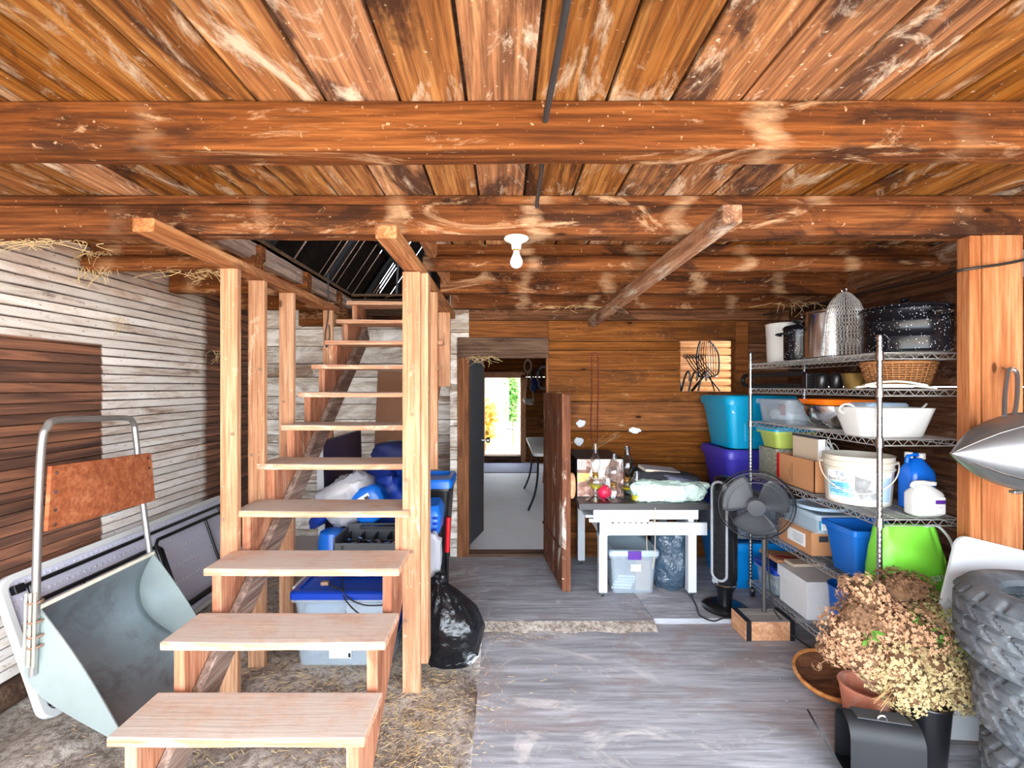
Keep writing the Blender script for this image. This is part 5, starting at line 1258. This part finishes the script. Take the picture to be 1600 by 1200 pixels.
o = MB().box((.775, 3.64, TZ), (.815, 3.66, TZ+.15)).build('adapter', 'whitep', bevel=.006); tag(o, 'small white plastic upright between the lamps and the picture box', 'plastic')
o = MB().pillow((1.245, 3.70, TZ+.06), (.26, .21, .078), .45, .45, .26, 7, 120, 60, flat=TZ+.001, seed=81).build('folded_sheet', 'mint', smooth=True); tag(o, 'mint green folded sheet heaped on the white table', 'cloth')
o = MB().pillow((1.27, 3.77, TZ+.150), (.24, .17, .035), .5, .5, .3, 6, 72, 24, Matrix.Rotation(.10, 4, 'Y'), seed=83).build('jacket', 'dkcloth', smooth=True); tag(o, 'charcoal garment lying on the mint sheet', 'clothing')
o = MB().pillow((1.36, 3.66, TZ+.135), (.14, .10, .028), .5, .5, .3, 6, 60, 24, Matrix.Rotation(.16, 4, 'Y'), seed=85).build('grey_garment', 'slate', smooth=True); tag(o, 'slate grey fold of cloth drooping over the mint sheet', 'clothing')
bo = thing('photo_album', 'thin tan album tilted on the charcoal garment', 'book', (1.23, 3.74, TZ+.19))
m = Matrix.Translation((1.22, 3.74, TZ+.197)) @ Matrix.Rotation(.13, 4, 'Y') @ Matrix.Rotation(.25, 4, 'Z') @ Matrix.Rotation(.12, 4, 'X'); MB().box((-.15, -.06, -.012), (.15, .06, .008), m).build('pages', 'card2', bo); MB().box((-.152, -.062, .008), (.152, .062, .012), m).build('cover', 'grey', bo)
# under the table
ut = tote('storage_tote', 'clear tote with violet latch under the white table', .80, 1.15, 3.56, 4.05, .038, .37, 'clear', 'clearlid', .02, .03, latch='purple2', sticker=(.99, .235, .075, .05, 'paper'))
MB().box((.965, 3.562, .23), (.99, 3.566, .25)).build('sticker_print', 'black', ut)
for i in range(5):
    o = MB().box((-.075, -.16, -.008), (.075, .16, .008), Matrix.Translation((.91+.004*i, 3.78, .062+.022*i)) @ Matrix.Rotation(.05*i-.1, 4, 'Z') @ Matrix.Rotation(.02*i, 4, 'Y')).build('paper_bundle', 'paper', bevel=.002)
    tag(o, ['white paper bundle at the bottom of the stack inside the tote under the table', 'white paper bundle second from the bottom inside the tote under the table', 'white paper bundle in the middle of the stack inside the tote under the table', 'white paper bundle second from the top inside the tote under the table', 'white paper bundle on top of the stack inside the tote under the table'][i], 'paper', 'paper bundles in the clear tote')
o = MB().box((1.0, 3.60, .05), (1.11, 3.66, .28)).build('folder', 'petal2', bevel=.003); tag(o, 'pinkish folder standing inside the tote under the table', 'folder')
o = MB().pillow((1.29, 3.72, .27), (.135, .14, .25), .6, .7, .13, 7, 110, 70, flat=.038, seed=91).build('wrapped_bundle', 'bagblue', smooth=True); tag(o, 'dark bundle in wrinkled shiny plastic under the white table', 'bag')

# on the back wall
mb = MB(); 
for x in (.80, .86): mb.tube(smoothpath([(x, YB-.015, 1.89), (x+.004, YB-.018, 1.6), (x-.003, YB-.016, 1.3), (x, YB-.018, 1.12)], 6), .004, 6)
mb.tube(smoothpath([(.80, YB-.015, 1.89), (.83, YB-.015, 1.915), (.86, YB-.015, 1.89)], 6), .004, 6); mb.tube(smoothpath([(.80, YB-.018, 1.12), (.83, YB-.018, 1.09), (.86, YB-.018, 1.12)], 6), .004, 6)
mb.lathe([(.006, 0), (.006, .02)], 8, Matrix.Translation((.83, YB+.0, 1.912)) @ Matrix.Rotation(PI/2, 4, 'X'))
o = mb.build('cord_loop', 'redcord'); tag(o, 'long loop of dull red cord hanging on the back wall', 'cord')
for (x, z, a, b) in ((1.20, 1.195, .055, .025), (.70, 1.26, .04, .03), (.68, 1.10, .04, .035)):
    mb = MB(); mb.pillow((x, YB-.010, z), (a, .004, b), 1, 1, .5, 20, 24, 10, seed=int(x*100)); struct(mb.build('wall_splash', 'white', smooth=True))
# wire chair in the little window
wc2 = thing('wire_chair', 'small black wire chair standing in the back wall window', 'chair', (1.90, 4.7, WIN[2]))
cx, cy, cz = 1.99, 4.62, WIN[2]+.0
def wt(name, pts, r=.006, **k): return MB().tube([Vector(p) for p in pts], r, 6, **k).build(name, 'black', wc2, smooth=True)
hoop = smoothpath([(1.90, cy, cz+.15), (1.885, cy+.02, cz+.33), (1.94, cy+.06, cz+.50), (2.03, cy+.08, cz+.50), (2.11, cy+.06, cz+.38), (2.10, cy+.02, cz+.2), (2.06, cy, cz+.15)], 6); wt('back_hoop', hoop, .008)
mb = MB()
for i in range(8):
    u = i/7; mb.tube(smoothpath([(1.92+.14*u, cy, cz+.15), (1.905+.17*u, cy+.03, cz+.32), (1.94+.13*u, cy+.06, cz+.50-.05*abs(u-.4))], 5), .004, 5)
mb.build('back_wires', 'black', wc2, smooth=True)
mb = MB()
for i in range(6): mb.tube(smoothpath([(1.90+.03*i, cy-.02, cz+.15), (1.80+.03*i, cy-.06, cz+.24), (1.72+.03*i, cy-.10, cz+.34)], 5), .005, 5)
for i in range(7): mb.tube(arc((1.73+.028*i, cy-.1, cz+.335), .02, 0, 2*PI, 10)[:-1], .004, 5, closed=True)
mb.build('arm_wires', 'black', wc2, smooth=True)
MB().lathe([(.09, cz+.14), (.09, cz+.15)], 24, Matrix.Translation((1.98, cy, 0))).build('seat', 'black', wc2)
for (a, b) in (((1.94, cy-.03), (1.80, cy-.09)), ((1.97, cy-.04), (2.06, cy-.1)), ((1.95, cy+.03), (1.86, cy+.1)), ((2.02, cy+.03), (2.09, cy+.09))): wt('leg', [(a[0], a[1], cz+.145), (b[0], b[1], cz+.004)], .007)
for x in (1.72, 1.79, 1.88):
    wt('scroll', smoothpath([(x-.03, 4.52, cz+.004), (x, 4.52, cz+.13), (x+.03, 4.52, cz+.19), (x+.05, 4.52, cz+.16), (x+.045, 4.52, cz+.10)], 6), .009)
o = MB().lathe([(.035, 0), (.03, .03), (.014, .09), (.012, .11)], 20, Matrix.Translation((1.70, 4.60, WIN[2]))).build('bell', 'darkgrey', smooth=True); tag(o, 'small grey bell standing beside the wire chair in the window', 'bell')

# ================================================================== RIGHT FOREGROUND
# conical strainer hanging on the post plank
cs = thing('cone_strainer', 'metal cone strainer hanging by its long handle on the post plank', 'strainer', (2.13, 1.97, 1.3))
ctr, tip = Vector((2.13, 1.955, 1.33)), Vector((1.855, 1.965, 1.322))
axs = (ctr-tip); Lc = axs.length; axs.normalize(); CM = Matrix.Translation(tip) @ axs.to_track_quat('Z', 'Y').to_matrix().to_4x4()
prof = [(.004, 0), (.03, .03), (.072, .08), (.11, .135), (.138, .195), (.152, .24), (.157, Lc), (.163, Lc+.003), (.163, Lc+.008), (.155, Lc+.006), (.148, .24), (.134, .195), (.106, .135), (.068, .08), (.02, .028)]
MB().lathe(prof, 56, CM).build('cone', 'alu', cs, smooth=True)
for a in (.35, 2.2, 3.9, 5.4):
    MB().tube([CM @ Vector(((r+.001)*math.cos(a), (r+.001)*math.sin(a), z)) for r, z in prof[:7]], .0025, 6).build('seam', 'steel', cs, smooth=True)
top = Vector((2.115, 1.96, 1.485))
hpts = smoothpath([top+Vector((-.045, 0, -.005)), top+Vector((.02, .06, .08)), top+Vector((.088, .115, .165)), top+Vector((.11, .128, .19)), top+Vector((.128, .128, .19)), top+Vector((.132, .115, .165)), top+Vector((.06, .05, .06)), top+Vector((-.005, .0, -.004))], 5)
MB().tube(hpts, .008, 10).build('handle', 'alu', cs, smooth=True)
MB().box((2.09, 1.94, 1.160), (2.125, 1.965, 1.172)).build('hook', 'alu', cs, bevel=.003)
MB().tube([(2.24, 2.133, 1.685), (2.235, 2.085, 1.668), (2.235, 2.08, 1.69)], .004, 6).build('hanging_nail', 'rust', cs)

# tyres
def tyre_mesh():
    mb = MB().seed(); n = 216; loops = []; W, R0 = .282, .335
    prof = [(.200, .04), (.205, .018), (.235, .004), (.275, .0), (.30, .008), (.318, .028)]
    m_ = 22
    tread = [(.332+.003*math.sin(PI*i/m_), .04+(W-.08)*i/m_) for i in range(m_+1)]
    prof2 = prof+tread+[(r, W-z) for r, z in reversed(prof)]
    for q, (r, z) in enumerate(prof2):
        lp = []
        for i in range(n):
            a = 2*PI*i/n; rr = r; v = (z-W/2)/(W/2)
            if r > .31:
                av = abs(v); ph = (i % 9)/9.0; ph2 = ((i+4.5*(1 if v > 0 else 0)) % 9)/9.0
                g = False
                if .62 < av: g = ph2 < .24
                if .56 < av <= .66: g = True
                if av <= .56:
                    zz = ((i*1.0/9+v*1.6) % 1.0); g = zz < .17 or (abs(av-.2) < .045)
                if g: rr -= .013
            lp.append(Vector((rr*math.cos(a), rr*math.sin(a), z)))
        loops.append(lp)
    return mb.loft(loops, False, False)
TY0 = (2.04, 1.67)
for i, (dx, dy, tx, lab) in enumerate(((.085, -.02, 0, 'worn grey tyre at the bottom of the stack'), (.075, .0, 0, 'worn grey tyre in the middle of the stack'), (0, 0, .03, 'worn grey tyre on top of the stack'))):
    if i == 0:
        tyr = thing('tyre', lab, 'tyre', (TY0[0]+dx, TY0[1]+dy, .002), 'stacked tyres by the post plank'); tr_ = tyr
        ch = tyre_mesh().build('carcass', 'rubber', tyr, smooth=True, local=True)
    else:
        tr_ = tyr.copy(); COL.objects.link(tr_); c2_ = ch.copy(); COL.objects.link(c2_); c2_.parent = tr_
        tr_.location = (TY0[0]+dx, TY0[1]+dy, .002+.285*i); tr_['label'] = lab
    tr_.rotation_euler = (0, tx, .5*i)
# white board
m = Matrix.Translation((2.08, 2.117, .0)) @ Matrix.Rotation(.24, 4, 'Y')
wbd = MB().seed()
pl = [(p.x, p.y) for p in rrect(-.28, .36, -.02, .90, .05, 0, 5)]
wbd.prism(pl, -.006, .006, 'Y', m); wbd.v = [Vector((p.x, p.y, max(p.z, .004))) for p in wbd.v]
o = wbd.build('whiteboard', 'white'); tag(o, 'plain white rounded panel leaning between tyres and post plank', 'panel')
# bowl
bo2 = thing('wooden_bowl', 'dark rustic wooden bowl with tan rim lying on the plywood', 'bowl', (1.72, 2.50, 0))
m = Matrix.Translation((1.72, 2.50, .005)) @ Matrix.Rotation(.16, 4, 'X') @ Matrix.Rotation(-.12, 4, 'Y')
MB().lathe([(.05, .012), (.12, .03), (.165, .07), (.17, .085), (.155, .085), (.14, .06), (.10, .045), (.01, .042)], 40, m, sx=.95, sy=1.05).build('bowl', 'bowlwood', bo2, smooth=True)
MB().lathe([(.158, .082), (.166, .068), (.176, .085), (.170, .097), (.160, .095)], 40, m, wrap=True, sx=.95, sy=1.05).build('rim', 'bowlrim', bo2, smooth=True)
# pots and dried flowers
pot('flower_pot', 'dusty terracotta flower pot beside the wooden bowl', (1.70, 2.225), .002, .20, .108, 'terra', 'pot', flare=1.3, thick=.012)
pot('flower_pot', 'black plastic flower pot under the dried hydrangeas', (1.79, 2.015), .002, .27, .088, 'black', 'pot', flare=1.25)
fl = thing('dried_hydrangea', 'large bunch of dried cream and blush hydrangea heads above the pots', 'flowers', (1.875, 2.165, .03))
HC = [(1348, 932, 34, 2.16, 2), (1402, 922, 34, 2.20, 4), (1322, 985, 38, 2.14, 2), (1378, 978, 44, 2.12, 2), (1455, 958, 30, 2.14, 3), (1474, 998, 32, 2.13, 3), (1350, 1022, 34, 2.08, 2), (1402, 1040, 42, 2.03, 1), (1446, 1040, 46, 2.06, 1), (1478, 1075, 36, 2.10, 1), (1308, 1012, 26, 2.16, 2), (1430, 988, 42, 2.08, 2), (1432, 918, 24, 2.18, 4), (1415, 1080, 34, 1.99, 1), (1372, 1052, 26, 2.05, 1), (1340, 965, 30, 2.10, 4), (1488, 1052, 24, 2.05, 1), (1496, 1086, 22, 2.04, 1), (1484, 1024, 22, 2.06, 3), (1455, 1092, 24, 2.0, 1)]
base = Vector((1.875, 2.165, .15))
def floret(mb, p, nrm, s):
    nrm = nrm.normalized(); u = nrm.orthogonal().normalized(); a0 = random.uniform(0, PI); v = nrm.cross(u)
    for q in range(4):
        a = a0+q*PI/2; d = u*math.cos(a)+v*math.sin(a); e = u*math.cos(a+PI/2)+v*math.sin(a+PI/2)
        b = mb.addv([p, p+d*s*.6+e*s*.42+nrm*s*.25, p+d*s*1.05+nrm*s*.15, p+d*s*.6-e*s*.42+nrm*s*.25]); mb.f.append((b, b+1, b+2, b+3))
for (px, py, rp, Y, kind) in HC:
    c = at(px, py, Y); R_ = rp*Y/F; mb = MB(); nfl = int(760*(rp/40)**2)
    MB().pillow(c, (R_*.62,)*3, 1, 1, .25, 12, 20, 12, seed=px).build('flower_core', 'petal4', fl, smooth=True)
    for _ in range(nfl):
        d = Vector((random.gauss(0, 1), random.gauss(0, 1), random.gauss(0, 1))).normalized()
        if d.dot((c-base).normalized()) < -.55: continue
        bp = 1+.18*mnoise.noise(d*2.6+c*9); p = c+d*R_*bp*random.uniform(.82, 1.04); mb.seed(); floret(mb, p, d+Vector((random.gauss(0, .3), random.gauss(0, .3), random.gauss(0, .3))), random.uniform(.006, .0105))
    hdm = mb.build('flower_head', 'petal%d' % kind, fl)
    mb = MB(); mb.tube(smoothpath([base, base+(c-base)*.5+Vector((0, 0, .05)), c-(c-base).normalized()*R_*.3], 5), .0035, 6)
    for _ in range(7):
        d = Vector((random.gauss(0, 1), random.gauss(0, 1), random.gauss(0, 1))).normalized(); mb.tube([c-(c-base).normalized()*R_*.3, c+d*R_*.75], .0013, 4)
    mb.build('stem', 'stem', fl, smooth=True)
mb = MB()
for _ in range(9):     # bare drooping sprays
    e = at(random.uniform(1365, 1480), random.uniform(1085, 1112), 1.97); s0 = at(1418, 1062, 2.02); mb.tube(smoothpath([s0, (s0+e)/2+Vector((0, 0, .012)), e], 4), .0016, 5)
    for _ in range(4): mb.tube([(s0+e*2)/3, e+Vector((random.gauss(0, .012), random.gauss(0, .01), random.gauss(-.01, .008)))], .0009, 4)
mb.build('bare_spray', 'stem', fl, smooth=True)
mb = MB(); s0 = at(1340, 1010, 2.12)
for e in (at(1282, 1012, 2.16), at(1276, 1040, 2.16), at(1296, 1022, 2.15), at(1316, 908, 2.2), at(1335, 915, 2.2)):
    mb.tube(smoothpath([s0, (s0+e)/2+Vector((0, 0, .01)), e], 4), .002, 5)
    for _ in range(16): d = Vector((random.gauss(0, 1), random.gauss(0, 1), random.gauss(0, 1))).normalized(); mb.seed(); floret(mb, e+d*.018, d, .010)
mb.build('loose_sprig', 'petal4', fl)
mb = MB()
for (px, py, Y) in ((1362, 985, 2.04), (1355, 1000, 2.04), (1450, 985, 2.03), (1462, 1000, 2.02), (1435, 965, 2.06)):
    c = at(px, py, Y)
    mb.tube([base, c], .002, 4)
    for _ in range(6):
        d = Vector((random.gauss(0, 1), random.gauss(-.4, .5), random.gauss(0, 1))).normalized(); e = d.orthogonal().normalized()*.008; mb.seed(); b = mb.addv([c, c+d*.025+e, c+d*.055, c+d*.025-e]); mb.f.append((b, b+1, b+2, b+3))
mb.build('leaf_tuft', 'leafgreen', fl)
# mailbox
mx = thing('mailbox', 'black metal mailbox lying open in front of the flower pots', 'mailbox', (1.60, 1.95, 0))
m = Matrix.Translation((1.545, 1.955, .002)) @ Matrix.Rotation(-.25, 4, 'Z')
sect = [(-.075, 0), (.075, 0), (.075, .165)]+[(.075*math.cos(a), .165+.075*math.sin(a)) for a in (PI*i/10 for i in range(1, 10))]+[(-.075, .165)]
mb = MB().seed(); inn = [(a*.96, .004+b*.97) for a, b in sect]
mb.loft([[m @ Vector((.13, a, b)) for a, b in sect], [m @ Vector((-.13, a, b)) for a, b in sect], [m @ Vector((-.13, a, b)) for a, b in inn], [m @ Vector((.12, a, b)) for a, b in inn]])  .build('shell', 'blackm', mx, smooth=True)
m2 = m @ Matrix.Translation((-.135, 0, .0)) @ Matrix.Rotation(-.5, 4, 'Y'); mb = MB().seed(); mb.loft([[m2 @ Vector((0, a, b)) for a, b in sect], [m2 @ Vector((-.008, a, b)) for a, b in sect]]).build('door', 'blackm', mx, smooth=True)
MB().tube([m @ Vector(p) for p in arc((0, -.03, .243), .016, 0, PI, 8)], .004, 6).build('latch_ring', 'steel', mx, smooth=True); MB().box((-.09, -.035, .237), (.10, .035, .2415), m).build('top_strip', 'darkgrey', mx, bevel=.001)

# ================================================================== NEXT ROOM AND YARD
t3 = thing('folding_table', 'white folding table in the next room seen through the doorway', 'table', (1.0, 6.5, .05))
MB().seed().loft([rrect(.345, 1.1, 5.65, 7.5, .06, .765), rrect(.345, 1.1, 5.65, 7.5, .06, .80)]).build('tabletop', 'whitep', t3, smooth=True)
for y in (5.95, 7.2):
    for x in (.42, 1.02): MB().tube(smoothpath([(x, y, .765), (x, y, .5), (x-.04, y-.02, .25), (x-.12, y-.04, .055)], 5), .014, 8).build('leg', 'black', t3, smooth=True)
o = MB().box((-.75, 8.5, .052), (.62, 9.55, .062)).build('door_mat', 'slate', bevel=.003); tag(o, 'dark mat inside the far doorway', 'mat')
gr = 'ropes and hoses on the far wall'
for i, (x, z, r, mt, lab) in enumerate(((.48, 2.02, .09, 'rope', 'pale rope coil hanging high beside the far doorway'), (.66, 1.75, .13, 'cable', 'dark hose coil hanging beside the far doorway'), (.80, 1.78, .16, 'grey', 'grey hose coil half hidden by the door jamb'))):
    mb = MB()
    for q in range(5): mb.tube([(x+r*(1+.06*q)*.7*math.cos(a), YF-.05-.012*q, z+r*(1.3+.05*q)*math.sin(a)) for a in (2*PI*k_/24 for k_ in range(24))], .011, 6, closed=True)
    o = mb.build('hose', mt, smooth=True); tag(o, lab, 'hose', gr)
mb = MB(); mb.pillow((.58, YF-.09, 1.62), (.07, .06, .10), .8, .8, .3, 10, 28, 18); mb.pillow((.50, YF-.1, 1.33), (.09, .05, .06), .6, .6, .3, 10, 28, 18)
o = MB().pillow((.60, YF-.09, 1.66), (.07, .06, .15), .7, .8, .4, 10, 36, 24, seed=4).build('bundle', 'navy', smooth=True); tag(o, 'dark blue bundle hanging on the far wall beside the doorway', 'bundle', gr)
o = MB().pillow((.50, YF-.11, 1.30), (.10, .06, .06), .6, .6, .4, 10, 36, 24, seed=6).build('tackle', 'greytop', smooth=True); tag(o, 'pale lump of tackle slung on a cord beside the far doorway', 'tackle', gr)
o = MB().tube(smoothpath([(.42, YF-.12, 1.32), (.50, YF-.12, 1.95), (.60, YF-.12, 1.30)], 6), .008, 6).build('sling', 'rope', smooth=True); tag(o, 'pale cord sling holding the lump of tackle', 'cord', gr)
o = MB().pillow((-.30, 5.05, .33), (.055, .09, .28), .6, .6, .2, 6, 36, 24, seed=9).build('rolled_tarp', 'bagblue', smooth=True); tag(o, 'bluish rolled sheet standing behind the dark inner door', 'tarpaulin')
o = MB().tube([(.62, 7.6, .06), (.95, 9.5, 1.3)], .015, 8).build('broom_handle', 'rawwood', smooth=True); tag(o, 'slanting pole leaning behind the white table in the next room', 'pole')
# yard beyond
ga = thing('garden_arch', 'pale metal garden arch standing outside the far doorway', 'arch', (-.1, 12.5, .02))
for x in (-.42, .10):
    for y in (12.3, 12.6): MB().tube([(x, y, .02), (x, y, 1.75)], .02, 8).build('upright', 'grey', ga, smooth=True)
mb = MB()
for j in range(9):
    z = .2+.19*j
    for x in (-.42, .10): mb.tube([(x, 12.3, z), (x, 12.6, z)], .01, 6)
mb.tube([(-.42, 12.3, 1.75), (.10, 12.3, 1.75)], .014, 6); mb.tube([(-.42, 12.6, 1.75), (.10, 12.6, 1.75)], .014, 6)
for x in (-.3, -.16, -.02): mb.tube([(x, 12.3, .3), (x, 12.3, 1.75)], .006, 5)
mb.build('lattice', 'grey', ga, smooth=True)
def leaves(name, c, sz, n, s, mat, label, cat, stem=True):
    t = thing(name, label, cat, (c[0], c[1], .02)); mb = MB()
    for _ in range(n):
        d = Vector((random.gauss(0, .5), random.gauss(0, .5), random.uniform(-1, 1))); p = Vector((c[0]+d.x*sz[0], c[1]+d.y*sz[1], c[2]+d.z*sz[2])); u = Vector((random.gauss(0, 1), random.gauss(0, 1), random.gauss(0, .8))).normalized(); e = u.orthogonal().normalized()*s*.35
        mb.seed(); b = mb.addv([p, p+u*s*.5+e, p+u*s, p+u*s*.5-e]); mb.f.append((b, b+1, b+2, b+3))
    mb.build('foliage', mat, t); MB().tube([(c[0], c[1], .0), (c[0]+.02, c[1], c[2])], .025, 8).build('stem', 'stem', t, smooth=True)
leaves('climber', (.22, 12.7, 1.3), (.16, .2, .6), 900, .10, 'leafgreen', 'green climbing plant beside the garden arch', 'plant')
leaves('corn_plant', (-.47, 11.8, .75), (.14, .2, .45), 260, .24, 'leafyellow', 'yellowing plant in front of the garden arch', 'plant')
leaves('shrub', (-1.2, 14.0, .9), (.6, .5, .9), 1200, .14, 'leafgreen', 'green shrub beyond the garden arch to its side', 'shrub')
st2 = thing('plant_stand', 'thin metal stand outside the far doorway', 'stand', (.12, 11.2, .02))
for a in range(3): MB().tube([(.12+.05*math.cos(a*2.1), 11.2+.05*math.sin(a*2.1), .62), (.12+.22*math.cos(a*2.1), 11.2+.22*math.sin(a*2.1), .02)], .012, 6).build('leg', 'grey', st2, smooth=True)
MB().lathe([(.2, .60), (.21, .63)], 28, Matrix.Translation((.12, 11.2, 0))).build('top', 'grey', st2)
mb = MB(); mb.box((-6, 22, 0), (6, 22.1, 2.2)); o = mb.build('yard_fence', 'greywall'); struct(o)
